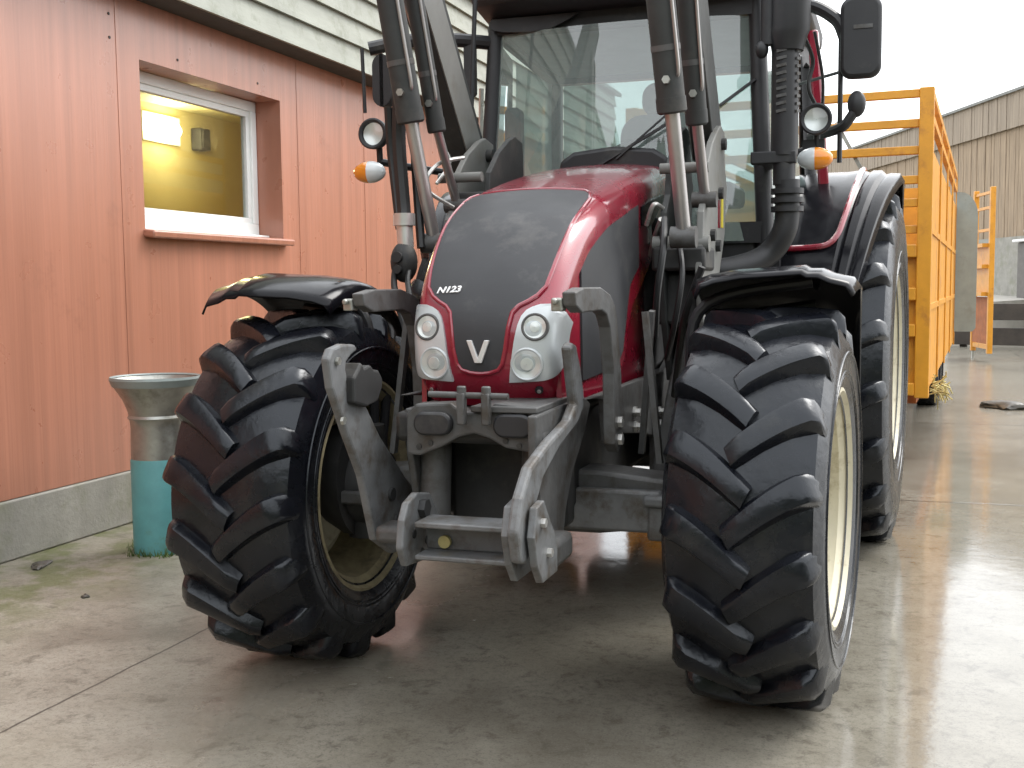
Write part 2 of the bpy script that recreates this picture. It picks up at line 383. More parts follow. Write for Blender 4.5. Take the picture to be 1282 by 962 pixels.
for i in range(3):                            # inner face so the room stays closed
    for k in range(3):
        if i == 1 and k == 1: continue
        quad(bm, (D, ys[i], zs[k]), (D, ys[i+1], zs[k]), (D, ys[i+1], zs[k+1]), (D, ys[i], zs[k+1]))
quad(bm, (0,ys[0],zs[0]), (0,ys[3],zs[0]), (D,ys[3],zs[0]), (D,ys[0],zs[0]))
quad(bm, (0,ys[3],zs[0]), (0,ys[3],zs[3]), (D,ys[3],zs[3]), (D,ys[3],zs[0]))
bmesh.ops.remove_doubles(bm, verts=bm.verts, dist=1e-5)
wall = obj('wall', bm, M['wall'], bt, smooth=False)
bm = B()                                      # thin cover strips at the panel seams, screw heads
for yy in (-.3, 1.94, 4.15, 5.35, 6.55, 7.75):
    bm = B(); box(bm, (.0015, yy-oy, 1.83), (.003, .045, 2.98)); obj('panel_seam_strip', bm, M['wall'], bt, smooth=False)
bm = B()
for yy, zz in ((1.86,2.98),(1.86,3.12),(2.55,2.97),(3.55,2.98)):
    bm = B(); disc(bm, (0, yy-oy, zz), (1,0,0), .009, .004, 10); obj('screw_head', bm, M['shadowgap'], bt)
bm = B(); box(bm, (-.16, (y0+y1)/2-oy, .165), (.34, y1-y0, .33)); obj('plinth', bm, M['concrete'], bt, bevel=.012)
bm = B(); box(bm, (.035, (wy0+wy1)/2-oy+.01, 1.815), (.09, wy1-wy0+.06, .05), rot=(0, .12, 0)); obj('window_sill', bm, M['wall'], bt, bevel=.012)
# window frame set back in the reveal
bm = B(); fx = -.245; fa, fb, fc, fd = wy0+.004-oy, wy1-.004-oy, wz0+.03, wz1-.004
t = .075
for (ya, yb, za, zb) in ((fa, fb, fc, fc+.10), (fa, fb, fd-t, fd), (fa, fa+t, fc+.10, fd-t), (fb-t, fb, fc+.10, fd-t)):
    box(bm, (fx, (ya+yb)/2, (za+zb)/2), (.07, yb-ya, zb-za))
box(bm, (fx+.05, (fa+fb)/2, fc-.008), (.15, fb-fa, .035))
wf = obj('window', bm, M['upvc'], bt, smooth=False, bevel=.006)
bm = B(); s = .045
for (ya, yb, za, zb) in ((fa+t, fb-t, fc+.10, fc+.10+s), (fa+t, fb-t, fd-t-s, fd-t), (fa+t, fa+t+s, fc+.10+s, fd-t-s), (fb-t-s, fb-t, fc+.10+s, fd-t-s)):
    box(bm, (fx-.008, (ya+yb)/2, (za+zb)/2), (.05, yb-ya, zb-za))
obj('window_sash', bm, M['upvc'], wf, smooth=False, bevel=.005)
bm = B(); box(bm, (fx-.01, (fa+fb)/2, (fc+fd)/2), (.006, fb-fa-2*t-s, fd-fc-t-.1-s)); obj('pane', bm, M['pane'], wf, smooth=False)
# lit room behind the window
bm = B()
rx0, rx1, ra, rb, rz0, rz1 = -2.3, -.305, -.9-oy+.5, 7.5-oy, .8, 3.25
quad(bm, (rx0,ra,rz0), (rx0,rb,rz0), (rx0,rb,rz1), (rx0,ra,rz1))
quad(bm, (rx0,ra,rz0), (rx1,ra,rz0), (rx1,ra,rz1), (rx0,ra,rz1)); quad(bm, (rx0,rb,rz0), (rx1,rb,rz0), (rx1,rb,rz1), (rx0,rb,rz1))
quad(bm, (rx0,ra,rz1), (rx0,rb,rz1), (rx1,rb,rz1), (rx1,ra,rz1)); quad(bm, (rx0,ra,rz0), (rx0,rb,rz0), (rx1,rb,rz0), (rx1,ra,rz0))
obj('room_wall', bm, M['room'], bt, smooth=False)
# overhanging lap boards and roof
bm = B(); k = 0; z = 3.26; bw = .205
while z < 4.45:
    zz = min(z+bw+.03, 4.5)
    prism(bm, [(.235, z), (.262, z), (.222, zz), (.205, zz)], lambda p: (p[0], y0-oy, p[1]), lambda p: (p[0], y1-oy, p[1])); z += bw
obj('lap_board', bm, M['slate'], bt, smooth=False)
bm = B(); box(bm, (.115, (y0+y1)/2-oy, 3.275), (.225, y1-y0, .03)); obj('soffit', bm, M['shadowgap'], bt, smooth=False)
bm = B(); prism(bm, [(.30, 4.46), (.30, 4.52), (-4.5, 5.9), (-9.3, 4.52), (-9.3, 4.46), (-4.5, 5.82)], lambda p: (p[0], y0-oy-.2, p[1]), lambda p: (p[0], y1-oy+.2, p[1]))
obj('roof', bm, M['roof'], bt, smooth=False)
bm = B(); box(bm, (-4.5, y1-oy-.02, 2.25), (8.6, .25, 4.4)); box(bm, (-4.5, y0-oy+.15, 2.25), (8.6, .25, 4.4)); box(bm, (-9, (y0+y1)/2-oy, 2.25), (.25, y1-y0-.6, 4.4))
obj('rear_wall', bm, M['concrete'], bt, smooth=False)
# lamp and fuse box inside
lt = thing('bulkhead_lamp', 'glowing warm lamp on the room wall seen through the window', 'lamp', lw(WX-2.29, 5.55, 3.02), -YAW)
bm = B(); ball(bm, (.06,0,0), (.06,.26,.10)); obj('lamp_globe', bm, M['lamp'], lt)
bm = B(); rbox(bm, (.01,0,0), (.02,.6,.28), .009); obj('lamp_base', bm, M['upvc'], lt)
pl = bpy.data.lights.new('lamp_light', 'POINT'); pl.energy = 13; pl.color = (1,.80,.36); pl.shadow_soft_size = .15
po = link(bpy.data.objects.new('lamp_light', pl)); po.parent = lt; po.location = (.5, 0, -.1)
fbx = thing('fuse_box', 'small dark box on the yellow room wall beside the glowing lamp', 'fuse box', lw(WX-2.29, 6.15, 2.86), -YAW)
bm = B(); box(bm, (.06,0,.12), (.12,.17,.22)); obj('case', bm, M['plastic'], fbx, bevel=.01)
bm = B(); box(bm, (.126,0,.12), (.012,.13,.18)); obj('lid', bm, M['plastic'], fbx, bevel=.004)

# ------------------------------------------------------------------ timber shed on a concrete platform, far right
sh = thing('timber_shed', 'long weathered timber board shed with a pale fascia on a concrete base', 'shed', (14.4, 32, 0), R(2.2))
L0, L1 = -7.0, 42.0                            # along the wall, local y
bm = B(); n = int((L1-L0)/.19)
for i in range(n):
    ya = L0 + i*.19; dx = random.uniform(-.012, .012)
    box(bm, (.05+dx, ya+.09, 4.25), (.05, .175, 3.12))
obj('board_wall', bm, M['wood'], sh, smooth=False)
bm = B()
for i in range(n):
    ya = L0 + i*.19; dx = random.uniform(-.01, .01)
    box(bm, (-.06+dx, ya+.09, 6.28), (.05, .178, 1.0))
obj('fascia_board', bm, M['woodtop'], sh, smooth=False)
bm = B(); box(bm, (.14, (L0+L1)/2, 4.6), (.08, L1-L0, 4.2)); obj('backing', bm, M['darkwood'], sh, smooth=False)
bm = B(); box(bm, (.1, (L0+L1)/2, 1.35), (.5, L1-L0, 2.7)); obj('base_wall', bm, M['concrete'], sh, smooth=False)
bm = B(); prism(bm, [(-.18,6.76),(-.18,6.84),(7,8.4),(14,6.84),(14,6.76),(7,8.3)], lambda p: (p[0], L0-.1, p[1]), lambda p: (p[0], L1+.1, p[1])); obj('roof', bm, M['roof'], sh, smooth=False)
for yy in (L0+.1, L1-.1):
    bm = B(); box(bm, (7, yy, 3.4), (13.6, .2, 6.7)); obj('gable_wall', bm, M['wood'], sh, smooth=False)
# sloping concrete apron behind the rails
bm = B()
pts = [(10.2,26.6,.0),(15.5,31.9,.0),(14.2,46,.0),(8.6,46,.0)]; top = [(10.2,26.6,.92),(15.5,31.9,.98),(14.2,46,1.40),(8.6,46,1.40)]
va = [bm.verts.new(p) for p in pts]; vb = [bm.verts.new(p) for p in top]
bm.faces.new(vb)
for k in range(4): bm.faces.new((va[k], va[(k+1)%4], vb[(k+1)%4], vb[k]))
struct('concrete_apron', bm, M['apron'], smooth=False)
rf = thing('rail_fence', 'low fence of two broad dark timber rails below the timber shed', 'fence', (10.3, 25.2, 0), R(52.3-90))
for zz, hh in ((.78, .36), (.24, .38)):
    bm = B(); box(bm, (2.6, 0, zz), (6.4, .10, hh)); obj('rail', bm, M['darkwood'], rf, bevel=.01)
for xx in (-.3, 2.3, 5.0):
    bm = B(); box(bm, (xx, .11, .55), (.14, .12, 1.1)); obj('post', bm, M['darkwood'], rf, bevel=.01)
bn = thing('storage_bin', 'dark grey bin with a white lid standing against the timber shed', 'bin', (13.9, 30.9, .0), 0)
bm = B(); box(bm, (.45, 0, 1.25), (.95, .9, 2.5)); obj('body', bm, M['bin'], bn, bevel=.05)
bm = B(); box(bm, (.40, 0, 2.54), (1.1, 1.0, .07)); obj('lid', bm, M['lidwhite'], bn, bevel=.02)
bm = B(); ball(bm, (.40, 0, 2.80), (.42, .4, .22)); obj('cap', bm, M['lidwhite'], bn)

# ------------------------------------------------------------------ yellow livestock trailer
TY = R(22.6)
tr = thing('livestock_trailer', 'tall yellow livestock trailer with slatted front standing behind the tractor', 'trailer', (3.31, 9.0, 0), -TY)
Wt, Lt, zb, zt = 2.50, 8.0, .53, 2.97          # local: x from -Wt to 0, y from 0 to Lt
for xx in (-.055, -Wt+.055):
    bm = B(); beam(bm, (xx, .05, zb), (xx, .05, zt), .11, .10, up=(0,1,0)); obj('corner_post', bm, M['yellow'], tr, smooth=False, bevel=.008)
for zz in (2.93, 2.70, 2.49, 2.26, 2.08, 1.87):
    bm = B(); box(bm, (-Wt/2, .05, zz), (Wt-.22, .05, .065)); obj('front_rail', bm, M['yellow'], tr, smooth=False, bevel=.006)
bm = B(); box(bm, (-Wt/2, .075, 1.14), (Wt-.22, .02, 1.16)); obj('front_panel', bm, M['yellow'], tr, smooth=False)
for zz in (1.70, 1.36, 1.07, .60):
    bm = B(); box(bm, (-Wt/2, .03, zz), (Wt-.22, .09, .10)); obj('front_rib', bm, M['yellow'], tr, smooth=False, bevel=.008)
bm = B(); beam(bm, (-.75, .09, 2.75), (-.25, .10, 1.8), .03, .03); obj('brace_rod', bm, M['steel'], tr, smooth=False)
# sides: sheet below, open rails above
for xx in (-.03, -Wt+.03):
    bm = B(); box(bm, (xx, Lt/2+.05, 1.55), (.02, Lt-.12, 1.95)); obj('side_panel', bm, M['yellow'], tr, smooth=False)
    for i in range(1, 5):
        bm = B(); box(bm, (xx+(.018 if xx > -1 else -.018), Lt*i/4-.03, 1.74), (.018, .07, 2.38)); obj('side_post', bm, M['yellow'], tr, smooth=False, bevel=.006)
    for zz in (2.94, 2.75):
        bm = B(); box(bm, (xx, Lt/2+.05, zz), (.045, Lt-.12, .06)); obj('side_rail', bm, M['yellow'], tr, smooth=False)
    for i in range(2):
        bm = B(); box(bm, (xx+(.016 if xx > -1 else -.016), Lt/2, 1.25+.62*i), (.014, Lt-.2, .05)); obj('side_rib', bm, M['yellow'], tr, smooth=False)
bm = B(); box(bm, (-Wt/2, Lt/2+.06, .52), (Wt-.20, Lt-.2, .10)); box(bm, (-Wt/2, -.9, .52), (.14, 2.0, .12)); obj('chassis', bm, M['rust'], tr, smooth=False)
bm = B(); box(bm, (-Wt/2, Lt-.04, 1.7), (Wt-.2, .03, 2.2)); obj('rear_gate', bm, M['yellow'], tr, smooth=False)
def small_wheel(parent, loc, r, w, side):
    h = bpy.data.objects.new
    bm = B(); lathe(bm, [(-w/2,r*.62),(-w/2,r*.9),(-w*.36,r),(w*.36,r),(w/2,r*.9),(w/2,r*.62)], 32, close=True)
    o = obj('wheel', bm, M['rubber'], parent); o.location = loc
    bm = B(); lathe(bm, [(side*w*.1,0.001),(side*w*.12,r*.4),(side*w*.3,r*.62),(side*w*.45,r*.64)], 24); obj('rim', bm, M['galv'], o)
for yy in (4.75, 5.75):
    for xx, sd_ in ((-.22, 1), (-Wt+.22, -1)): small_wheel(tr, (xx, yy, .42), .42, .28, sd_)
bm = B()
poly = []
for k in range(7): poly.append((.34*math.cos(R(90-15*k))+.0, 2.36+.34*math.sin(R(90-15*k))))
poly = [(-.05,.75),(-.05,2.70)] + poly[1:] + [(.34,.80),(.28,.75)]
prism(bm, poly, lambda p: (p[0]*.72+.035, Lt-.35, p[1]), lambda p: (p[0]*.72+.035, Lt-.31, p[1]))
obj('hinged_door', bm, M['galv'], tr, smooth=False)['label'] = 'grey rounded sheet door'
st = link(bpy.data.objects.new('straw_tuft', None)); C.objects.unlink(st); bpy.data.objects.remove(st)
bm = B()
for i in range(40):
    a = random.uniform(0, 2*PI); p = Vector((random.uniform(-.02,.10), random.uniform(.35,.75), random.uniform(.52,.62)))
    q = p + Vector((random.uniform(.0,.12), random.uniform(-.1,.1), random.uniform(-.16,.10)))
    tube(bm, [p, (p+q)/2+Vector((.02,0,.01)), q], .006, 4)
o = obj('straw_tuft', bm, M['straw'], tr); o['kind'] = 'stuff'

# tall yellow gate beyond the trailer
gt = thing('steel_gate', 'tall yellow steel gate with cross rails standing beyond the trailer', 'gate', (8.66, 20.6, 0), R(83))
for xx, nm in ((0,'post'), (1.05,'post')):
    bm = B(); box(bm, (xx, 0, 1.64), (.09, .09, 3.0)); obj(nm, bm, M['yellow'], gt, smooth=False, bevel=.008)
for zz in (3.05, 2.78, 2.38): 
    bm = B(); box(bm, (.525, 0, zz), (.95, .05, .05)); obj('rail', bm, M['yellow'], gt, smooth=False)
bm = B(); box(bm, (.525, .02, 1.62), (.95, .03, .88)); obj('panel', bm, M['yellow'], gt, smooth=False)
for zz in (2.10, 1.72, 1.22):
    bm = B(); box(bm, (.525, .08, zz), (.95, .14, .07)); obj('rib', bm, M['yellow'], gt, smooth=False)
bm = B(); box(bm, (.525, .02, .74), (.95, .03, .85)); obj('kick_panel', bm, M['rust'], gt, smooth=False)
bm = B(); box(bm, (.525, 0, .26), (1.15, .06, .08)); obj('bottom_rail', bm, M['yellow'], gt, smooth=False)
bm = B(); box(bm, (1.05, 0, .07), (.04, .04, .30)); obj('foot', bm, M['steel'], gt, smooth=False)

# ------------------------------------------------------------------ metal funnel on turquoise pipe by the wall
fn = thing('funnel_stand', 'flared metal funnel on an upright turquoise pipe beside the terracotta wall', 'funnel', lw(-2.575, 1.30), -YAW)
UP = Matrix.Rotation(-PI/2, 4, 'Y')            # lathe axis X -> +Z
UP = Matrix(((0,0,-1,0),(0,1,0,0),(1,0,0,0),(0,0,0,1)))
bm = B(); lathe(bm, [(.0,.150),(.52,.150),(.535,.142),(.535,.12),(0.0,.12)], 40, UP); obj('pipe', bm, M['turq'], fn)
bm = B(); lathe(bm, [(.50,.146),(.56,.146),(.70,.142),(.74,.146),(.755,.158),(.77,.150),(.80,.158),(.86,.182),(.92,.220),(.935,.232),(.965,.242),(.975,.238),(.965,.232),(.94,.218),(.86,.172),(.78,.135),(.5,.125)], 48, UP)
obj('funnel', bm, M['steel'], fn)
bm = B(); lathe(bm, [(.930,.2325),(.968,.2465),(.982,.242),(.974,.232)], 48, UP); obj('rim_band', bm, M['galv'], fn)
bm = B()
for i in range(240):
    a = random.uniform(0, 2*PI); r0 = .152 + abs(random.gauss(0, .035)); h = random.uniform(.015, .06)
    x, y = r0*math.cos(a), r0*math.sin(a); v = Vector((random.uniform(-.03,.03), random.uniform(-.03,.03), h))
    p = Vector((x, y, 0)); w = Vector((-math.sin(a), math.cos(a), 0))*.004
    f = [bm.verts.new(p-w), bm.verts.new(p+w), bm.verts.new(p+v)]; bm.faces.new(f)
o = obj('grass', bm, M['grass']); o.location = lw(-2.575, 1.30); o['kind'] = 'stuff'

def clod(name, label, loc, s, seed):
    rnd = random.Random(seed); bm = B(); bmesh.ops.create_icosphere(bm, subdivisions=3, radius=1)
    for v in bm.verts:
        k = 1+.28*math.sin(v.co.x*3.1+seed)*math.cos(v.co.y*4.3+seed*2)+rnd.uniform(-.08,.08)
        v.co = Vector((v.co.x*s[0]*k, v.co.y*s[1]*k, max(v.co.z, -.25)*s[2]*k))
    o = obj(name, bm, M['mud'], None); o.location = loc + Vector((0,0,s[2]*.2)); o['label'] = label; o['category'] = 'mud clod'
clod('mud_clod', 'dark lump of mud lying on the shining wet yard right of the trailer', lw(2.53,10.1), (.22,.30,.07), 1)
clod('mud_clod', 'tiny dark clod on the mossy concrete by the wall at the far left', lw(-2.33,.36), (.018,.02,.012), 2)
clod('mud_clod', 'flat dark clump against the foot of the concrete plinth at the left edge', lw(-2.98,.80), (.04,.09,.018), 3)

# ================================================================== TRACTOR
tk = thing('tractor', 'dark red farm tractor with black tyres and front loader frame standing on the wet yard', 'tractor', T0, -YAW)

# ---------------- wheels
def tyre_mesh(Rr, w, rimr, nl, lugh, seed):
    bm = B(); hw = w/2; Rc = Rr-lugh
    prof = [(-hw*.84, rimr), (-hw*.95, rimr+.05), (-hw*1.0, (rimr+Rc)/2+.02), (-hw*.97, Rc-.085), (-hw*.88, Rc-.035), (-hw*.6, Rc-.010), (-hw*.3, Rc), (0, Rc+.002),
            (hw*.3, Rc), (hw*.6, Rc-.010), (hw*.88, Rc-.035), (hw*.97, Rc-.085), (hw*1.0, (rimr+Rc)/2+.02), (hw*.95, rimr+.05), (hw*.84, rimr)]
    lathe(bm, prof, 96)
    # raised rings on the side walls
    for s in (-1, 1):
        for rr in (rimr+.07, rimr+.085, rimr+.15):
            xx = lerp_tab([(rimr, hw*.84), (rimr+.05, hw*.95), ((rimr+Rc)/2+.02, hw)], rr)
            lathe(bm, [(s*(xx-.006), rr-.007), (s*(xx+.003), rr-.003), (s*(xx+.003), rr+.003), (s*(xx-.006), rr+.007)], 96)
    def carc(x):
        return lerp_tab([(0, Rc+.002), (hw*.3, Rc), (hw*.6, Rc-.010), (hw*.88, Rc-.035), (hw*.97, Rc-.085), (hw*1.0, Rc-.15)], abs(x))
    pitch = 2*PI/nl; rnd = random.Random(seed)
    for s in (-1, 1):
        for k in range(nl):
            th = pitch*(k + (.5 if s > 0 else 0)); ns = 10; rings = []
            for i in range(ns+1):
                q = i/ns
                x = s*(-.030 + (hw*.97+.030)*q); xx = abs(x) if x*s > 0 else 0
                a = th - (.19/Rr)*(w/.52)*(1-(1-q)**1.45)
                fall = max(0, (q-.86)/.14)
                top = Rr - .012*(q**2) - fall*.075 - (.012 if i == 0 else 0)
                base = carc(x) - .012 - fall*.03
                if i == ns: top = base + .02
                X = x*(1+.012*fall)
                # half widths along circumference, narrower at the nose
                wt = (.026 + .015*q); wb_ = wt + .018
                da = 1/Rr; tilt = .012*da
                ring = []
                for aw, rr in ((-wb_, base), (-wt-.006, top-.014), (-wt-.001, top-.004), (-wt*.6, top), (wt*.6, top), (wt+.001, top-.004), (wt+.006, top-.014), (wb_, base)):
                    an = a + aw*da
                    ring.append(bm.verts.new((X + s*aw*.45*(1-fall), -rr*math.cos(an), -rr*math.sin(an))))
                rings.append(ring)
            for A, Bq in zip(rings, rings[1:]):
                for j in range(7): bm.faces.new((A[j], A[j+1], Bq[j+1], Bq[j]))
            bm.faces.new(rings[0]); bm.faces.new(rings[-1][::-1])
    return bm
def wheel(name, loc, rz, Rr, w, rimr, nl, lugh, seed, dirty, outer):
    hw = w/2
    # outer: +1 when the dished outside faces +x
    bm = B()
    o_ = outer
    lathe(bm, [(o_*.03,.001),(o_*.03,.12),(o_*.05,.14),(o_*.02,.22),(o_*-.02,rimr*.72),(o_*.02,rimr*.90),(o_*.02,rimr*.93)], 48)
    for k in range(8):
        a = 2*PI*k/8; disc(bm, (o_*.03, .17*math.cos(a), .17*math.sin(a)), (o_,0,0), .017, .025, 8)
    lathe(bm, [(o_*.03,.10),(o_*.09,.095),(o_*.13,.07),(o_*.135,.001)], 32)
    hub = obj(name, bm, M['rim'], tk); hub.location = loc; hub.rotation_euler = (0, 0, rz)
    bm = B(); e = hw*.86
    prof = [(-e-.012, rimr+.030), (-e-.016, rimr+.018), (-e+.01, rimr+.002), (-e+.03, rimr-.022), (-e+.10, rimr-.030), (-.08, rimr-.055), (.08, rimr-.055), (e-.10, rimr-.030), (e-.03, rimr-.022), (e-.01, rimr+.002), (e+.016, rimr+.018), (e+.012, rimr+.030)]
    lathe(bm, prof, 96); ri = obj('rim', bm, M['rim_dirty'] if dirty else M['rim'], hub)
    ty = obj('tyre', tyre_mesh(Rr, w, rimr, nl, lugh, seed), M['rubber'], hub, angle=44)
    hub.rotation_euler = (seed*.21, 0, 0); hub.rotation_mode = 'ZYX' ; hub.rotation_euler = Euler((0,0,rz)).to_matrix().to_4x4().to_euler('ZYX')
    hub.rotation_mode = 'XYZ'; hub.rotation_euler = (Matrix.Rotation(rz, 3, 'Z') @ Matrix.Rotation(seed, 3, 'X')).to_euler('XYZ')
    return hub
wheel('front_wheel', (-.888, 0, .685), R(-1.2), .692, .540, .388, 17, .043, .05, True, -1)
wheel('front_wheel', (.907, 0, .685), R(-3.8), .692, .505, .385, 17, .043, .17, False, 1)
wheel('rear_wheel', (1.045, 2.75, .975), R(-3.6), .987, .60, .50, 19, .052, .1, False, 1)
wheel('rear_wheel', (-1.045, 2.75, .975), 0, .987, .60, .50, 19, .052, .0, True, -1)

# ---------------- axle, chassis, engine
bm = B()
prism_y(bm, [(-.62,.60),(-.3,.56),(.3,.56),(.62,.60),(.62,.76),(.3,.79),(-.3,.79),(-.62,.76)], -.09, .10)
obj('front_axle', bm, M['grey'], tk, bevel=.015)
for s in (-1, 1):
    bm = B(); lathe(bm, [(0,.001),(0,.15),(.10,.16),(.16,.13),(.16,.001)], 28, Matrix.Translation((s*.66-.08, 0, .685)))
    tube(bm, [(s*.66,0,.48),(s*.66,0,.92)], .075, 16); lathe(bm, [(0,.001),(0,.20),(.07,.235),(.12,.24),(.12,.001)], 32, Matrix.Translation((s*.74-.06, .02, .715))); tube(bm, smooth_path([(s*.60,-.10,.86),(s*.68,-.14,.98),(s*.62,-.06,1.10)], 5), .02, 8); obj('axle_hub', bm, M['dark'], tk)
bm = B(); tube(bm, [(-.62,.16,.70),(-.25,.16,.70)], .02, 10); tube(bm, [(-.25,.16,.70),(.25,.16,.70)], .045, 14); tube(bm, [(.25,.16,.70),(.62,.16,.70)], .02, 10)
obj('steering_cylinder', bm, M['dark'], tk)
bm = B(); box(bm, (-.55,-.16,.66), (.30,.05,.05)); obj('tie_rod', bm, M['grey'], tk, bevel=.01)
bm = B(); box(bm, (.34,-.02,.655), (.40,.22,.15)); box(bm, (.545,-.04,.70), (.13,.26,.04)); box(bm, (.545,-.03,.62), (.11,.22,.13)); obj('axle_housing', bm, M['link'], tk, bevel=.012)
bm = B(); box(bm, (0,.75,.86), (.46,2.1,.42)); box(bm, (0,.4,1.25), (.5,1.3,.5)); box(bm, (0,2.3,.85), (.5,1.6,.6)); obj('engine_block', bm, M['dark'], tk, bevel=.03)
bm = B()
tube(bm, [(-.95,2.75,.975),(.95,2.75,.975)], .17, 20); obj('rear_axle', bm, M['dark'], tk)
bm = B(); box(bm, (0,2.75,.92), (1.0,.9,.78)); box(bm, (0,3.3,.80), (1.25,.25,.85)); obj('transmission', bm, M['dark'], tk, bevel=.04)  # widened, rear slab added to block sky reflected under the tractor
for xx in (-.45,.45):
    bm = B(); beam(bm, (xx,3.3,.62), (xx,4.1,.50), .06, .10); obj('lower_link', bm, M['dark'], tk)
bm = B(); box(bm, (.50,1.72,.68), (.42,1.4,.70)); obj('fuel_tank', bm, M['plastic'], tk, bevel=.05)  # both tanks enlarged to fill a bright gap and cut its reflection
bm = B(); box(bm, (-.50,1.72,.68), (.42,1.4,.70)); obj('fuel_tank', bm, M['plastic'], tk, bevel=.05)
for zz in (.42, .72):
    bm = B(); box(bm, (.86,1.75,zz), (.30,.34,.03)); obj('cab_step', bm, M['steel'], tk, bevel=.006)
bm = B(); box(bm, (1.0,1.60,.5), (.03,.04,.62)); obj('step_bracket', bm, M['plastic'], tk, bevel=.006)

CH = [(-0.382,1.079),(0.427,1.08),(0.923,1.075),(1.313,1.197),(1.262,1.05),(1.112,0.878),(1.04,0.795),(1.041,0.576),(0.746,0.625),(0.747,0.806),(0.541,0.849),(0.111,0.903),(-0.108,0.895),(-0.135,1.055)]
for s in (1, -1):
    bm = B(); prism_x(bm, CH, s*.315, s*.345); pl_ = obj('chassis_plate', bm, M['grey'], tk, smooth=False, bevel=.005)
    for (yy, zz) in ((-.013,.964),(-.014,.909),(.31,.961),(.324,.903),(.804,.911),(.822,.853)):
        bm = B(); disc(bm, (s*.345, yy, zz), (s,0,0), .024, .012, 6); disc(bm, (s*.357, yy, zz), (s,0,0), .016, .016, 6); obj('bolt', bm, M['bolt'], pl_, smooth=False)

# ---------------- hood
HP = [(-.40,1.05,.240),(-.475,1.15,.247),(-.487,1.28,.250),(-.455,1.40,.256),(-.36,1.54,.268),(-.2,1.68,.281),(.0,1.775,.294),(.15,1.822,.302),(.6,1.92,.308),(1.1,2.005,.303),(1.45,2.035,.292)]
def cr(i, t):
    P = [Vector(HP[max(0, min(len(HP)-1, i+k))]) for k in (-1,0,1,2)]
    return .5*((2*P[1]) + (P[2]-P[0])*t + (2*P[0]-5*P[1]+4*P[2]-P[3])*t*t + (3*P[1]-P[0]-3*P[2]+P[3])*t**3)
def hp(t):
    t = max(0, min(len(HP)-1.0001, t)); i = int(t); return cr(i, t-i)
def hs_(t, a, off=0):
    """point on the bonnet skin: t along the nose and top, a across (|a|>1 runs down the side)"""
    def raw(t, a):
        p = hp(t); q = hp(t+.02) if t < len(HP)-1.03 else p; r = hp(t-.02) if t > .02 else p
        tan = (Vector((q.x, q.y)) - Vector((r.x, r.y))).normalized(); n = Vector((-tan.y, tan.x))
        aa = abs(a); w = p.z; rc = .048 + .022*max(0, min(1, (t-2.5)/2))
        if aa <= 1:
            x = aa*w; a0 = 1-rc/w; dep = .026*aa*aa
            if aa > a0:
                f = (aa-a0)/(1-a0); dep += rc*(1-math.sqrt(max(0, 1-f*f)))
        else:
            x = w + .012*(aa-1); dep = .026 + rc + (aa-1)*w
        return Vector((math.copysign(x, a) if a else 0, p.x - n.x*dep, p.y - n.y*dep))
    p = raw(t, a)
    if off:
        e = .01; s1 = raw(min(t+e, len(HP)-1.01), a) - raw(max(t-e, 0.001), a)
        a1, a2 = a+e, a-e
        s2 = raw(t, a1) - raw(t, a2); n = s2.cross(s1).normalized()
        if n.dot(p - Vector((0, .5, 1.2))) < 0: n = -n
        p = p + n*off
    return p
def t_of_z(z):
    lo, hi = 0, len(HP)-1.001
    for _ in range(40):
        m = (lo+hi)/2
        if hp(m).y < z: lo = m
        else: hi = m
    return lo
def patch(bm, ts, lo, hi, nu, off, skirt=True):
    """strip-wise patch on the bonnet skin; lo/hi give a-range per t"""
    rows = []
    for t in ts:
        a, b = lo(t), hi(t); rows.append([bm.verts.new(hs_(t, a+(b-a)*k/nu, off)) for k in range(nu+1)])
    for A, Bq in zip(rows, rows[1:]):
        for k in range(nu): bm.faces.new((A[k], A[k+1], Bq[k+1], Bq[k]))
    if skirt:
        edge = []
        edge += [(ts[0], lo(ts[0])+(hi(ts[0])-lo(ts[0]))*k/nu) for k in range(nu+1)]
        edge += [(t, hi(t)) for t in ts[1:]]
        edge += [(ts[-1], lo(ts[-1])+(hi(ts[-1])-lo(ts[-1]))*k/nu) for k in range(nu-1, -1, -1)]
        edge += [(t, lo(t)) for t in ts[-2:0:-1]]
        va = [bm.verts.new(hs_(t, a, off)) for t, a in edge]; vb = [bm.verts.new(hs_(t, a, -.004)) for t, a in edge]
        for k in range(len(edge)):
            j = (k+1) % len(edge); bm.faces.new((va[k], va[j], vb[j], vb[k]))
    return bm
def lin(a, b, n): return [a+(b-a)*k/n for k in range(n+1)]
bm = B(); us = lin(-1.12, -1, 2)[:-1] + [-1+.02*k for k in range(101)] + lin(1, 1.12, 2)[1:]
rows = [[bm.verts.new(hs_(t, a)) for a in us] for t in lin(0, len(HP)-1.001, 90)]
for A, Bq in zip(rows, rows[1:]):
    for k in range(len(us)-1): bm.faces.new((A[k], A[k+1], Bq[k+1], Bq[k]))
hood = obj('hood', bm, M['red'], tk, angle=60)
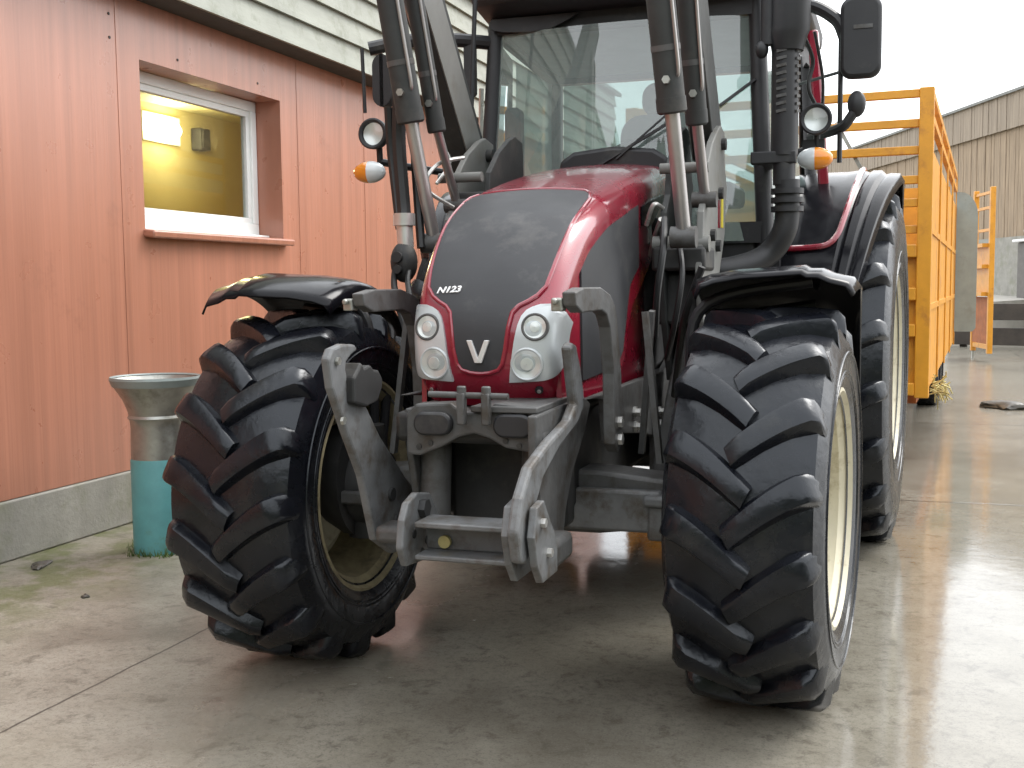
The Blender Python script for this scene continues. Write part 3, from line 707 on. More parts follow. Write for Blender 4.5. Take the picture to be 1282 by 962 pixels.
# sides of the bonnet (follow the width of the top, cut to the lower edge line)
def top_z(y):
    t = 0; best = None
    lo, hi = 2.0, len(HP)-1.001
    for _ in range(40):
        m = (lo+hi)/2
        if hs_(m, 1.0).y < y: lo = m
        else: hi = m
    return hs_(lo, 1.0).z
def w_of(y): return lerp_tab([(-.45,.250),(-.33,.258),(-.2,.270),(0,.286),(.15,.298),(.6,.308),(1.1,.304),(1.45,.294)], y)
BOT = [(-.40,1.055),(-.25,1.06),(.16,1.06),(.24,1.10),(.33,1.17),(.40,1.30),(.46,1.37),(.58,1.43),(1.08,1.68),(1.30,1.78),(1.40,1.80)]
def side_rows(bm, s, ya, yb, n, ftop, fbot, off, nz=10):
    rows = []
    for y in lin(ya, yb, n):
        zt_, zb_ = ftop(y), fbot(y)
        rows.append([bm.verts.new((s*(w_of(y)+off+.010*(zt_-(zb_+(zt_-zb_)*k/nz))), y, zb_+(zt_-zb_)*k/nz)) for k in range(nz+1)])
    for A, Bq in zip(rows, rows[1:]):
        for k in range(nz): bm.faces.new((A[k], A[k+1], Bq[k+1], Bq[k]))
    edge = [r[0] for r in rows] + rows[-1][1:] + [r[-1] for r in rows[-2::-1]] + rows[0][-2:0:-1]
    vb = [bm.verts.new((v.co.x - s*.018, v.co.y, v.co.z)) for v in edge]
    for k in range(len(edge)):
        j = (k+1) % len(edge); bm.faces.new((edge[k], edge[j], vb[j], vb[k]))
ytop0 = -.385
def front_top(y): return min(top_z(y)+.03, top_z(y)+.03)
for s in (1, -1):
    bm = B(); side_rows(bm, s, -.385, 1.40, 70, lambda y: top_z(y)+.015, lambda y: lerp_tab(BOT, y), -.004)
    obj('hood_side', bm, M['red'], tk, angle=60)
    bm = B(); side_rows(bm, s, .30, 1.05, 24, lambda y: lerp_tab(BOT, y)-.012, lambda y: lerp_tab([(.30,1.06),(.5,1.0),(1.05,1.05)], y), -.035)
    obj('engine_side_panel', bm, M['red'], tk, angle=60)
    # black mesh inset in the side
    def mt(y): return min(top_z(y)-.035, 9)
    def mb(y): return lerp_tab([(-.33,1.12),(-.1,1.13),(.19,1.15),(.28,1.20),(.33,1.30),(.40,1.45),(.47,1.49),(.56,1.53)], y)
    bm = B(); side_rows(bm, s, -.20, .56, 30, mt, mb, .004); obj('side_mesh', bm, M['mesh'], tk, angle=60)
    bm = B(); side_rows(bm, s, .62, 1.12, 16, lambda y: top_z(y)-.05, lambda y: lerp_tab([(.62,1.70),(.8,1.70),(1.12,1.84)], y), .004); obj('side_vent', bm, M['black'], tk, angle=60)
# big mesh panel on the nose
GA = [(1.168,.02),(1.171,.12),(1.18,.24),(1.20,.30),(1.25,.345),(1.32,.375),(1.37,.41),(1.392,.48),(1.41,.60),(1.43,.70),(1.46,.78),(1.52,.80),(1.64,.815),(1.74,.815),(1.785,.805),(1.803,.76),(1.812,.69)]
tz = [t_of_z(z) for z in sorted(set([g_[0] for g_ in GA] + lin(1.18, 1.80, 46)))]
ga = lambda t: lerp_tab(GA, hp(t).y)
bm = B(); patch(bm, tz, lambda t: -ga(t), lambda t: ga(t), 40, .006); grille = obj('grille', bm, M['mesh'], tk, angle=50)
# thin raised red lip round the mesh
bm = B()
pth = [hs_(t, -ga(t)-.02, .004) for t in tz[::-1]] + [hs_(t, ga(t)+.02, .004) for t in tz]
top_edge = [hs_(tz[-1]+.05, a, .004) for a in lin(.66, -.66, 16)]
tube(bm, pth + top_edge, .0075, 8, caps=False); obj('grille_trim', bm, M['red'], hood)
# headlamp clusters
HZ = [(1.140,.40),(1.20,.44),(1.28,.485),(1.33,.52),(1.36,.56),(1.38,.62),(1.395,.72),(1.41,.92)]
tz2 = [t_of_z(z) for z in lin(1.14, 1.41, 26)]
for s in (1, -1):
    bm = B()
    inner = lambda t: s*lerp_tab(HZ, hp(t).y)
    outer = lambda t: s*1.36
    patch(bm, tz2, inner, outer, 44, .010)
    hl = obj('headlight', bm, M['silver'], tk, angle=50)
    for (z, a, rr, kind) in ((1.323,.75,.037,'u'), (1.200,.655,.046,'d')):
        t = t_of_z(z); c = hs_(t, s*a, .0095); n = (hs_(t, s*a, .03)-c).normalized()
        n = (n + Vector((0,-.5,0))).normalized()
        X = n; Y = X.orthogonal().normalized(); Z = X.cross(Y)
        MM = Matrix.Translation(c) @ Matrix((X, Y, Z)).transposed().to_4x4()
        bm = B(); lathe(bm, [(-.016,rr+.010),(.003,rr+.009),(.005,rr+.005),(.003,rr)], 36, MM); obj('lamp_bezel', bm, M['grey' if kind == 'u' else 'silver'], hl)
        bm = B(); lathe(bm, [(.003,rr),(.0005,rr*.8),(-.002,rr*.55),(-.002,rr*.5),(.003,rr*.45),(.004,.001)], 36, MM); obj('reflector', bm, M['reflector'], hl)
        bm = B(); lathe(bm, [(.003,rr),(.008,rr*.75),(.011,rr*.4),(.012,.001)], 36, MM); obj('lens', bm, M['lens'], hl)
    # small round sensor / screw in the chin
    t = t_of_z(1.105); c = hs_(t, s*.78, .0); n = (hs_(t, s*.78, .02)-c).normalized()
    bm = B(); tube(bm, [c-n*.002, c+n*.010], .014, 14); obj('chin_plug', bm, M['plastic'] if s > 0 else M['red'], hood)
    bm = B(); tube(bm, [c+n*.006, c+n*.014], .007, 12); obj('chin_screw', bm, M['bolt'], hood)
# emblem V and lettering on the mesh
def on_nose(x, z, off):
    t = t_of_z(z); return hs_(t, x/hp(t).z, off)
bm = B(); V = [(-.040,1.278),(-.022,1.278),(.0,1.222),(.022,1.278),(.040,1.278),(.012,1.205),(-.012,1.205)]
prism(bm, V, lambda p: on_nose(p[0], p[1], .007), lambda p: on_nose(p[0], p[1], .018)); obj('emblem', bm, M['emblem'], grille, smooth=False, bevel=.002)
fc_ = bpy.data.curves.new('model_lettering', 'FONT'); fc_.body = 'N123'; fc_.size = .05; fc_.extrude = .002; fc_.shear = .25; fc_.offset = .0012; fc_.space_character = 1.0
to = link(bpy.data.objects.new('tmp_text', fc_)); bpy.context.view_layer.update()
me = bpy.data.meshes.new_from_object(to.evaluated_get(bpy.context.evaluated_depsgraph_get())); bpy.data.objects.remove(to)
bm = B(); bm.from_mesh(me); bpy.data.meshes.remove(me)
for v in bm.verts: 
    q = on_nose(v.co.x*.78-.172, 1.436+v.co.y*.56, .0085+v.co.z); v.co = q
obj('model_lettering', bm, M['white'], grille, smooth=False)

# ---------------- front carrier under the bonnet
FB = [(-.185,1.05),(-.15,1.082),(-.03,1.088),(.013,1.059),(.084,1.061),(.12,1.091),(.226,1.081),(.262,1.057),(.275,1.0),(.285,.967),(.258,.941),(.224,.939),(.154,.949),(.101,.977),(.048,.992),(-.007,.978),(-.062,.946),(-.14,.915),(-.185,.918)]
bm = B(); prism_y(bm, FB, -.68, -.60); carrier = obj('front_carrier', bm, M['grey'], tk, smooth=False, bevel=.008)
for cx in (-.085, .185):
    bm = B(); rbox(bm, (cx, -.69, 1.022), (.13,.035,.075), .036); obj('rubber_pad', bm, M['plastic'], carrier, bevel=.008)
for cx, cz in ((-.14,.945),(-.10,.958),(.155,.972),(.20,.958)):
    bm = B(); disc(bm, (cx,-.679,cz), (0,-1,0), .009, .006, 12); obj('bolt', bm, M['dark'], carrier)
bm = B(); box(bm, (.0,-.52,1.0), (.50,.22,.10)); obj('carrier_base', bm, M['dark'], tk, bevel=.02)
bm = B(); tube(bm, [(-.09,-.71,1.118),(.175,-.71,1.115)], .010, 12); obj('tow_rod', bm, M['grey'], tk)
for cx in (.022, .104):
    bm = B(); box(bm, (cx,-.715,1.075), (.026,.03,.10)); tube(bm, [(cx,-.715,1.10),(cx,-.715,1.146)], .015, 12); obj('tow_pin', bm, M['grey'], tk, bevel=.004)
RP = [(-.74,1.06),(-.175,1.069),(-.084,1.032),(-.178,.93),(-.332,.821),(-.417,.707),(-.459,.599),(-.612,.562),(-.684,.589),(-.664,.665),(-.712,.823),(-.735,.909)]
for s in (1, -1):
    bm = B(); prism_x(bm, RP if s > 0 else [(p[0]+.12, p[1]) for p in RP], .245 if s > 0 else -.215, .275 if s > 0 else -.19); obj('frame_plate', bm, M['grey'], tk, smooth=False, bevel=.006)
bm = B(); box(bm, (.155,-.45,1.072), (.22,.50,.02)); obj('top_plate', bm, M['grey'], tk, bevel=.004)
for cx, cy_ in ((-.145,-.55), (.215,-.56)):
    bm = B(); tube(bm, [(cx,cy_,.63),(cx,cy_+.03,.96)], .052, 24); tube(bm, [(cx,cy_,.57),(cx,cy_,.64)], .03, 16); obj('linkage_cylinder', bm, M['grey'], tk)
bm = B(); box(bm, (.05,-.30,.80), (.42,.12,.34)); obj('pto_housing', bm, M['dark'], tk, bevel=.02)

# ---------------- front linkage, arms folded up
LA = [(-0.979,1.244),(-0.952,1.274),(-0.881,1.285),(-0.8,1.279),(-0.782,1.261),(-0.829,1.247),(-0.861,1.228),(-0.868,1.204),(-0.85,1.16),(-0.80,1.13),(-0.761,1.111),(-0.629,0.966),(-0.421,0.79),(-0.33,0.736),(-0.236,0.641),(-0.239,0.573),(-0.363,0.531),(-0.543,0.553),(-0.677,0.628),(-0.764,0.855),(-0.86,0.996),(-0.958,1.154)]
bm = B(); prism_x(bm, LA, -.33, -.30); la = obj('linkage_arm', bm, M['link'], tk, smooth=False, bevel=.008)
LT = [(-.868,1.10),(-.868,1.18),(-.835,1.205),(-.815,1.225),(-.795,1.205),(-.75,1.212),(-.725,1.195),(-.69,1.19),(-.66,1.16),(-.665,1.13),(-.70,1.09),(-.78,1.08)]
bm = B(); prism_x(bm, LT, -.33, -.272); obj('hook_latch', bm, M['dark'], la, smooth=False, bevel=.008)
for yy, zz in ((-.56,.76),(-.52,.66),(-.35,.66)):
    bm = B(); disc(bm, (-.301,yy,zz), (1,0,0), .022, .012, 16); obj('arm_pin', bm, M['dark'], la)
for yy, zz in ((-.93,1.235),(-.905,1.05)):
    bm = B(); disc(bm, (-.299,yy,zz), (1,0,0), .013, .010, 6); obj('arm_bolt', bm, M['steel'], la, smooth=False)
LE = [(-.947,.672),(-.93,.755),(-.895,.802),(-.825,.822),(-.722,.804),(-.681,.753),(-.628,.69),(-.644,.587),(-.913,.610)]
for x0_ in (-.085,):
    bm = B(); prism_x(bm, LE, x0_-.025, x0_); er = obj('link_ear', bm, M['link'], tk, smooth=False, bevel=.006)
    bm = B(); disc(bm, (x0_, -.80, .77), (1,0,0), .030, .022, 6); obj('pivot_bolt', bm, M['dark'], er, smooth=False)
    for yy, zz in ((-.86,.70),(-.76,.66),(-.80,.63)):
        bm = B(); disc(bm, (x0_, yy, zz), (1,0,0), .014, .003, 14); obj('ear_hole', bm, M['dark'], er)
RA = [(-0.526,1.26),(-0.49,1.272),(-0.452,1.264),(-0.40,1.19),(-0.36,1.10),(-0.36,1.05),(-0.439,1.005),(-0.659,0.952),(-0.826,0.889),(-0.905,0.818),(-0.953,0.744),(-0.96,.69),(-1.0,.665),(-1.05,.68),(-1.08,0.771),(-1.035,0.861),(-0.946,0.937),(-0.759,0.985),(-0.532,1.026),(-0.456,1.069)]
bm = B(); prism_x(bm, RA, .290, .325); obj('linkage_arm', bm, M['link'], tk, smooth=False, bevel=.010)
for x0_ in (.268, .345):
    bm = B(); prism_x(bm, [(-1.0,.66),(-1.03,.75),(-1.0,.83),(-.93,.84),(-.88,.78),(-.80,.70),(-.80,.60),(-.95,.60)], x0_-.012, x0_+.012); er = obj('link_ear', bm, M['link'], tk, smooth=False, bevel=.004)
    bm = B(); disc(bm, (x0_+.012,-.96,.78), (1,0,0), .014, .014, 6); obj('pivot_bolt', bm, M['bolt'], er, smooth=False)
    bm = B(); disc(bm, (x0_+.012,-.90,.68), (1,0,0), .014, .014, 6); obj('pivot_bolt', bm, M['bolt'], er, smooth=False)
bm = B()
box(bm, (.09,-.84,.738), (.31,.13,.018)); box(bm, (.09,-.80,.69), (.31,.02,.09)); box(bm, (.09,-.84,.638), (.31,.13,.016)); obj('crossbar', bm, M['link'], tk, bevel=.005)
bm = B(); tube(bm, [(-.0,-.812,.672),(-.0,-.826,.672)], .020, 14); obj('crossbar_plug', bm, M['straw'], tk)
bm = B(); box(bm, (.30,-.70,.64), (.10,.22,.085)); obj('crossbar_end', bm, M['grey'], tk, bevel=.02)
bm = B(); box(bm, (-.19,-.66,.655), (.20,.12,.06)); obj('crossbar_end', bm, M['grey'], tk, bevel=.02)

# ---------------- U shaped guards beside the bonnet
UB = [(-0.80,1.437),(-.70,1.450),(-0.487,1.450),(-0.36,1.425),(-.30,1.39),(-0.274,1.353),(-0.24,1.25),(-0.207,1.145),(-0.20,0.91),(-.25,.885),(-0.305,0.92),(-0.315,1.159),(-0.365,1.317),(-.41,1.36),(-0.478,1.376),(-0.718,1.374),(-0.788,1.396)]
for s, x0_, dy in ((1, .375, 0), (-1, -.40, .18)):
    bm = B(); prism_x(bm, [(p[0]+dy, p[1]) for p in UB], x0_, x0_+.042); ug = obj('loader_guard', bm, M['grey'], tk, smooth=False, bevel=.005)
    for zz in (.93, .99):
        bm = B(); disc(bm, (x0_+(.042 if s > 0 else 0), -.25+dy, zz), (s,0,0), .020, .014, 6); obj('guard_bolt', bm, M['bolt'], ug, smooth=False)
    bm = B(); box(bm, (x0_-.018, -.77+dy, 1.40), (.035,.05,.04)); disc(bm, (x0_-.02, -.795+dy, 1.41), (0,-1,0), .011, .02, 6); obj('guard_clamp', bm, M['steel'], ug, smooth=False, bevel=.006)
for s in (-1, 1):   # diagonal struts behind the guard
    bm = B(); beam(bm, (s*.46,.10,1.36), (s*.40,.20,.82), .02, .035, up=(0,1,0)); obj('guard_strut', bm, M['grey'], tk, smooth=False)
    bm = B(); beam(bm, (s*.46,-.02,1.36), (s*.52,-.05,.82), .02, .035, up=(0,1,0)); obj('guard_strut', bm, M['grey'], tk, smooth=False)

# ---------------- front fenders
def fender(cx, rz, front, s):
    e = link(bpy.data.objects.new('front_fender', None)); C.objects.unlink(e); bpy.data.objects.remove(e)
    bm = B(); Rf = .80; n = 30; xs = [(-.29,-.05),(-.27,-.012),(-.22,.006),(-.12,.022),(0,.028),(.10,.034),(.12,.022),(.16,.022),(.20,.004),(.26,-.010),(.285,-.045)]
    if s < 0: xs = [(-x, d) for x, d in xs]
    rows = []
    for k in range(n+1):
        a = R(front) + (R(-12)-R(front))*k/n      # angle from straight up, positive to the front; runs to the back
        a = R(front) - (R(front)+R(88))*k/n
        q = 1-min(1, k/3)
        rows.append([(x*(1-.10*q), d - .012*q*q, a) for x, d in xs])
    def pt(x, d, a): return Vector((x, -(Rf+d)*math.sin(a), (Rf+d)*math.cos(a)))
    vs = [[bm.verts.new(pt(*p)) for p in r] for r in rows]
    for A, Bq in zip(vs, vs[1:]):
        for j in range(len(xs)-1): bm.faces.new((A[j], A[j+1], Bq[j+1], Bq[j]))
    o = obj('front_fender', bm, M['black'], tk, angle=60); o.location = (cx, 0, .685); o.rotation_euler = (0,0,rz)
    m = o.modifiers.new('solid', 'SOLIDIFY'); m.thickness = .008; m.offset = -1
    bm = B()
    ix = -s*.24
    tube(bm, smooth_path([(ix-s*.05,.05,.02),(ix-s*.06,.03,.45),(ix,.02,.70),(s*.12,.02,.775)], 6), .020, 10)
    tube(bm, smooth_path([(ix-s*.05,.12,.02),(ix-s*.06,.22,.45),(ix,.34,.62),(s*.12,.36,.690)], 6), .020, 10)
    obj('fender_stay', bm, M['plastic'], o)
    return o
fr_ = fender(.915, R(1.6), 12, 1)
fl_ = fender(-.95, R(5.9), 24, -1)

# ---------------- loader towers, arms, cylinders
TRP = [(1.0,2.125),(1.08,2.15),(1.19,2.132),(1.20,1.98),(1.27,1.90),(1.206,1.677),(1.05,1.50),(1.0,1.2),(.95,1.05),(.75,1.05),(.62,1.3),(0.561,1.503),(0.614,1.747),(0.701,1.828),(0.728,1.953),(0.851,2.052)]
for s, x0_ in ((1,.54), (-1,-.56)):
    bm = B(); prism_x(bm, TRP, x0_, x0_+.028); tw = obj('loader_tower', bm, M['armlight'], tk, smooth=False, bevel=.005)
    bm = B(); prism_x(bm, TRP, x0_-s*.15, x0_-s*.15+.025); obj('tower_plate', bm, M['arm'], tw, smooth=False, bevel=.004)
    for yy, zz in ((1.10,2.07),(1.02,1.85),(.80,1.66),(.95,1.62)):
        bm = B(); disc(bm, (x0_+(.028 if s > 0 else 0), yy, zz), (s,0,0), .026, .02, 10); obj('tower_pin', bm, M['dark'], tw)
    bm = B(); disc(bm, (x0_+(.028 if s < 0 else 0), 1.10, 2.07), (-s,0,0), .03, .03, 12)
    obj('tower_pin', bm, M['dark'], tw)
    bm = B(); tube(bm, [(x0_-s*.16,.66,1.93),(x0_+s*.04,.66,1.93)], .022, 14); obj('tower_crossbar', bm, M['armlight'], tw)
    bm = B(); tube(bm, [(x0_-s*.18,.62,1.62),(x0_+s*.05,.62,1.62)], .035, 14); obj('tower_crossbar', bm, M['armlight'], tw)
    if s > 0:
        bm = B(); box(bm, (x0_+.0295, 1.02, 1.76), (.003, .05, .12)); obj('red_sticker', bm, M['red'], tw, smooth=False)
        bm = B(); box(bm, (x0_+.0295, 1.11, 1.77), (.003, .06, .13)); obj('yellow_sticker', bm, M['yellowlabel'], tw, smooth=False)
    # support running down to the chassis plate
    bm = B(); beam(bm, (x0_-s*.06,.88,1.30), (s*.37,.75,.62), .07, .20, up=(0,1,0)); obj('tower_leg', bm, M['grey'], tw, smooth=False, bevel=.008)
    # arm rising forward out of the picture
    ac = .500 if s > 0 else -.645
    A0 = Vector((ac, 1.16, 2.06)); A1 = Vector((ac, .14, 3.25))
    bm = B(); beam(bm, A0, A1, .095, .24, up=(0,1,0)); ar = obj('loader_arm', bm, M['arm'], tk, smooth=False, bevel=.006)
    bm = B(); sx = ac+(.0515 if s < 0 else -.0515)
    beam(bm, (sx,1.13,2.06), (sx,.12,3.24), .006, .19, up=(0,1,0)); obj('arm_side_plate', bm, M['armlight'], ar, smooth=False)
    # lift and tilt cylinders: barrel above, rod below
    if s > 0: sets = (('lift_cylinder', (.432,.14,2.98), (.492,.31,2.13), (.515,.45,1.66), .054, .029), ('tilt_cylinder', (.515,.33,2.98), (.552,.52,2.11), (.560,.68,1.82), .042, .022))
    else: sets = (('lift_cylinder', (-.660,.16,2.98), (-.578,.30,2.15), (-.540,.44,1.66), .054, .028), ('tilt_cylinder', (-.615,.32,2.98), (-.530,.46,2.13), (-.530,.68,1.83), .037, .020))
    for nm, top, jn, bt_, rb, rr in sets:
        top, jn, bt_ = Vector(top), Vector(jn), Vector(bt_)
        bm = B(); tube(bm, [jn, jn+(top-jn)*.02, top], [rb, rb, rb], 28); cy_o = obj(nm, bm, M['arm'], ar)
        d_ = (top-jn).normalized(); bm = B(); tube(bm, [jn-d_*.03, jn-d_*.022, jn+d_*.03], [rb*.9, rb*1.06, rb*1.06], 28); obj('gland_nut', bm, M['arm'], cy_o)
        pv = Vector((rb*.80, -rb*.72, 0))
        bm = B(); tube(bm, smooth_path([jn+d_*.10+Vector((rb*.7,-rb*.6,0)), jn+d_*.13+pv*1.1, jn+d_*.3+pv*1.1, top+pv*1.1], 4), .007, 8); obj('highlight_pipe', bm, M['chrome'], cy_o)  # bright pipe added to draw the highlight line along the barrel
        for q_ in (.20, .52):
            bm = B(); tube(bm, [jn+d_*q_, jn+d_*(q_+.022)], rb*1.035, 28); obj('pipe_clamp', bm, M['grey'], cy_o)
        bm = B(); tube(bm, [jn+d_*.085+Vector((0,-rb*.8,0)), jn+d_*.085+Vector((0,-rb*1.25,0))], .016, 6); obj('oil_port', bm, M['steel'], cy_o)
        bm = B(); tube(bm, [jn, bt_], rr, 18); obj('piston_rod', bm, M['chrome'], cy_o)
        bm = B(); tube(bm, [bt_+Vector((-.05,0,-.02)), bt_+Vector((.05,0,-.02))], rr*1.5, 14); obj('rod_eye', bm, M['grey'], cy_o)
    bm = B(); tube(bm, smooth_path([(ac+s*.02,1.02,2.10),(ac+s*.03,.72,2.40),(ac+s*.03,.2,3.0)], 5), .010, 8); obj('arm_oil_pipe', bm, M['chrome'], ar)
# hydraulic hoses and couplers
def hose(pts, r=.012, m='hose', name='hydraulic_hose'):
    bm = B(); tube(bm, smooth_path(pts, 7), r, 8); return obj(name, bm, M[m], tk)
hose([(-.64,.34,2.25),(-.655,.36,2.05),(-.64,.36,1.80),(-.625,.34,1.70)], .030)
hose([(-.70,.36,2.20),(-.70,.38,2.02),(-.675,.37,1.82),(-.65,.34,1.70)], .020)
hose([(-.60,.40,2.26),(-.61,.42,2.02),(-.60,.42,1.8),(-.58,.40,1.62)], .020)
hose([(-.60,.34,1.56),(-.575,.24,1.48),(-.47,.05,1.36)], .012)
hose([(-.655,.33,1.58),(-.64,.25,1.46),(-.48,.02,1.26)], .014)
hose([(-.50,.70,2.02),(-.56,.55,1.98),(-.60,.50,1.88),(-.52,.62,1.80)], .009, 'bolt')
hose([(-.58,.62,2.08),(-.55,.66,2.00),(-.58,.58,1.90)], .008, 'bolt')
hose([(.42,.55,1.72),(.44,.42,1.60),(.42,.40,1.42),(.40,.46,1.25)], .014)
hose([(.46,.62,1.66),(.50,.5,1.5),(.47,.5,1.3),(.42,.6,1.15)], .012)
hose([(.33,.62,1.70),(.37,.58,1.78),(.40,.66,1.76)], .010, 'bolt')
hose([(.32,.75,1.58),(.36,.66,1.66),(.40,.58,1.72)], .012, 'bolt')
hose([(.62,.25,1.52),(.55,.3,1.35),(.50,.45,1.2),(.45,.6,1.0)], .014)
bm = B(); tube(bm, [(-.625,.33,1.76),(-.625,.33,1.71)], .046, 18); tube(bm, [(-.625,.33,1.72),(-.62,.33,1.62)], .034, 16); obj('hose_coupler', bm, M['bolt'], tk)
bm = B(); ball(bm, (-.625,.32,1.56), (.058,.05,.085)); disc(bm, (-.63,.275,1.58), (0,-1,0), .022, .02, 12); disc(bm, (-.63,.275,1.53), (0,-1,0), .018, .02, 12); obj('valve_block', bm, M['dark'], tk)
bm = B(); box(bm, (.47,.70,1.56), (.22,.26,.10)); box(bm, (.45,.75,1.40), (.18,.2,.22)); obj('valve_block', bm, M['dark'], tk, bevel=.015)
bm = B(); box(bm, (-.47,.80,1.75), (.16,.24,.24)); obj('valve_block', bm, M['dark'], tk, bevel=.015)
# cowl between bonnet and cab (dark engine bay sides)
bm = B(); box(bm, (.0,1.15,1.42), (.62,.60,.70)); obj('cowl', bm, M['dark'], tk, bevel=.04)

# ---------------- cab
CF, CB = 1.55, 3.15                              # front and back
def cabw(y): return .70 + .10*min(1, (y-CF)/.6)
ZR = 2.80
bm = B()
for s in (-1, 1):
    tube(bm, [(s*.715, CF, 1.62), (s*.68, CF+.03, 2.30), (s*.655, CF+.06, ZR)], .042, 10)
    tube(bm, [(s*.80, CB, 1.75), (s*.78, CB-.05, ZR)], .05, 10)
beam(bm, (-.70, CF, 1.70), (.70, CF, 1.70), .07, .10); beam(bm, (-.66, CF+.06, ZR-.02), (.66, CF+.06, ZR-.02), .08, .10)
beam(bm, (-.80, CB, 1.75), (.80, CB, 1.75), .07, .12); beam(bm, (-.78, CB-.05, ZR-.02), (.78, CB-.05, ZR-.02), .07, .10)
for s in (-1, 1):
    beam(bm, (s*.655, CF+.06, ZR-.02), (s*.78, CB-.05, ZR-.02), .06, .10); beam(bm, (s*.715, CF, 1.66), (s*.80, CB, 1.72), .06, .10)
obj('cab_frame', bm, M['plastic'], tk, angle=50)
for s in (-1, 1):
    bm = B(); beam(bm, (s*.955, 2.36, 1.70), (s*.87, 2.30, 2.78), .055, .075, up=(0,1,0)); obj('door_pillar', bm, M['red'], tk, bevel=.012)
    bm = B(); quad(bm, (s*.735, CF+.05, 1.72), (s*.82, 2.30, 1.72), (s*.79, 2.27, ZR-.06), (s*.68, CF+.10, ZR-.06)); obj('door_glass', bm, M['backglass'], tk)
    bm = B(); quad(bm, (s*.84, 2.42, 1.78), (s*.81, CB-.05, 1.82), (s*.79, CB-.08, ZR-.06), (s*.80, 2.36, ZR-.06)); obj('side_glass', bm, M['backglass'], tk)
    bm = B(); tube(bm, smooth_path([(s*.80, 1.75, 1.85), (s*.80, 1.75, 2.25), (s*.79, 1.74, 2.5)], 4), .014, 8); obj('grab_rail', bm, M['bolt'], tk)
# curved windscreen
bm = B(); rows = []
for k in range(9):
    q = k/8; z = 1.66+q*(ZR-.07-1.66); hw_ = .69-.045*q; yy = CF-.015+.06*q
    rows.append([bm.verts.new((hw_*u, yy - .10*(1-u*u), z)) for u in lin(-1, 1, 16)])
for A, Bq in zip(rows, rows[1:]):
    for k in range(16): bm.faces.new((A[k], A[k+1], Bq[k+1], Bq[k]))
obj('windscreen', bm, M['glass'], tk)
bm = B(); quad(bm, (-.74, CB-.02, 1.82), (.74, CB-.02, 1.82), (.72, CB-.07, ZR-.08), (-.72, CB-.07, ZR-.08)); obj('rear_glass', bm, M['backglass'], tk)
bm = B()
for z, g_ in ((ZR, .0), (ZR+.06, .06), (ZR+.16, .04), (ZR+.24, -.05)): pass
prof = [(ZR+.01,-.02),(ZR+.05,.06),(ZR+.14,.07),(ZR+.22,.0),(ZR+.25,-.12)]
ring = lambda g_, z: [bm.verts.new((x, y, z)) for x, y in ((-.66-g_,CF-.04-g_*1.6),(-.3,CF-.14-g_*1.6),(.3,CF-.14-g_*1.6),(.66+g_,CF-.04-g_*1.6),(.80+g_,2.3),(.80+g_,CB+g_),(-.80-g_,CB+g_),(-.80-g_,2.3))]
rr_ = [ring(g_, z) for z, g_ in prof]
for A, Bq in zip(rr_, rr_[1:]):
    for k in range(8): bm.faces.new((A[k], A[(k+1)%8], Bq[(k+1)%8], Bq[k]))
bm.faces.new(rr_[0]); bm.faces.new(rr_[-1]); obj('cab_roof', bm, M['plastic'], tk, bevel=.02)
bm = B(); prism(bm, [(-.66,2.80),(-.20,2.80),(-.25,2.77),(-.34,2.735),(-.45,2.725),(-.60,2.735),(-.66,2.75)], lambda p: (p[0], CF-.02, p[1]), lambda p: (p[0], CF+.0, p[1])); obj('sun_visor', bm, M['plastic'], tk, smooth=False)
bm = B(); box(bm, (0, 2.35, 1.62), (1.5, 1.5, .10)); box(bm, (0, CF+.02, 1.60), (1.34,.06,.16)); obj('cab_floor', bm, M['plastic'], tk, bevel=.02)
bm = B(); box(bm, (0, 2.3, ZR-.03), (1.40, 1.4, .03)); obj('headliner', bm, M['seat'], tk)
# seat, steering wheel, dash
bm = B(); rbox(bm, (0,2.66,2.12), (.50,.13,.66), .12, rot=(R(-8),0,0)); obj('seat_back', bm, M['seat'], tk, bevel=.03)
bm = B(); rbox(bm, (0,2.72,2.54), (.26,.09,.20), .08, rot=(R(-8),0,0)); obj('headrest', bm, M['seat'], tk, bevel=.025)
bm = B(); box(bm, (0,2.42,1.80), (.52,.50,.14)); obj('seat_cushion', bm, M['seat'], tk, bevel=.04)
bm = B(); box(bm, (.40,2.5,1.95), (.14,.5,.12)); obj('armrest', bm, M['plastic'], tk, bevel=.03)
bm = B(); prism_y(bm, [(-.25,1.6),(.25,1.6),(.25,2.02),(.20,2.08),(-.10,2.09),(-.20,2.06),(-.25,2.0)], 1.68, 1.92); obj('dashboard', bm, M['plastic'], tk, bevel=.03)
bm = B()
SM = Matrix.Translation((.02,2.02,2.14)) @ Matrix.Rotation(R(32), 4, 'X')
pr = [SM @ Vector((.20*math.cos(2*PI*k/32), .20*math.sin(2*PI*k/32), 0)) for k in range(33)]
tube(bm, pr, .014, 8, caps=False)
for a in (90, 210, 330): tube(bm, [SM @ Vector((0,0,-.02)), SM @ Vector((.2*math.cos(R(a)), .2*math.sin(R(a)), 0))], .012, 8)
tube(bm, [SM @ Vector((0,0,.01)), SM @ Vector((0,0,-.25))], .035, 12); obj('steering_wheel', bm, M['plastic'], tk)
bm = B(); rbox(bm, (-.575,1.64,2.12), (.085,.10,.50), .03); obj('side_console', bm, M['plastic'], tk, bevel=.02)
bm = B(); prism_y(bm, [(-.27,1.95),(.27,1.95),(.27,2.06),(.20,2.105),(0,2.125),(-.20,2.105),(-.27,2.06)], 1.405, 1.455); obj('wiper_cowl', bm, M['plastic'], tk, bevel=.02)
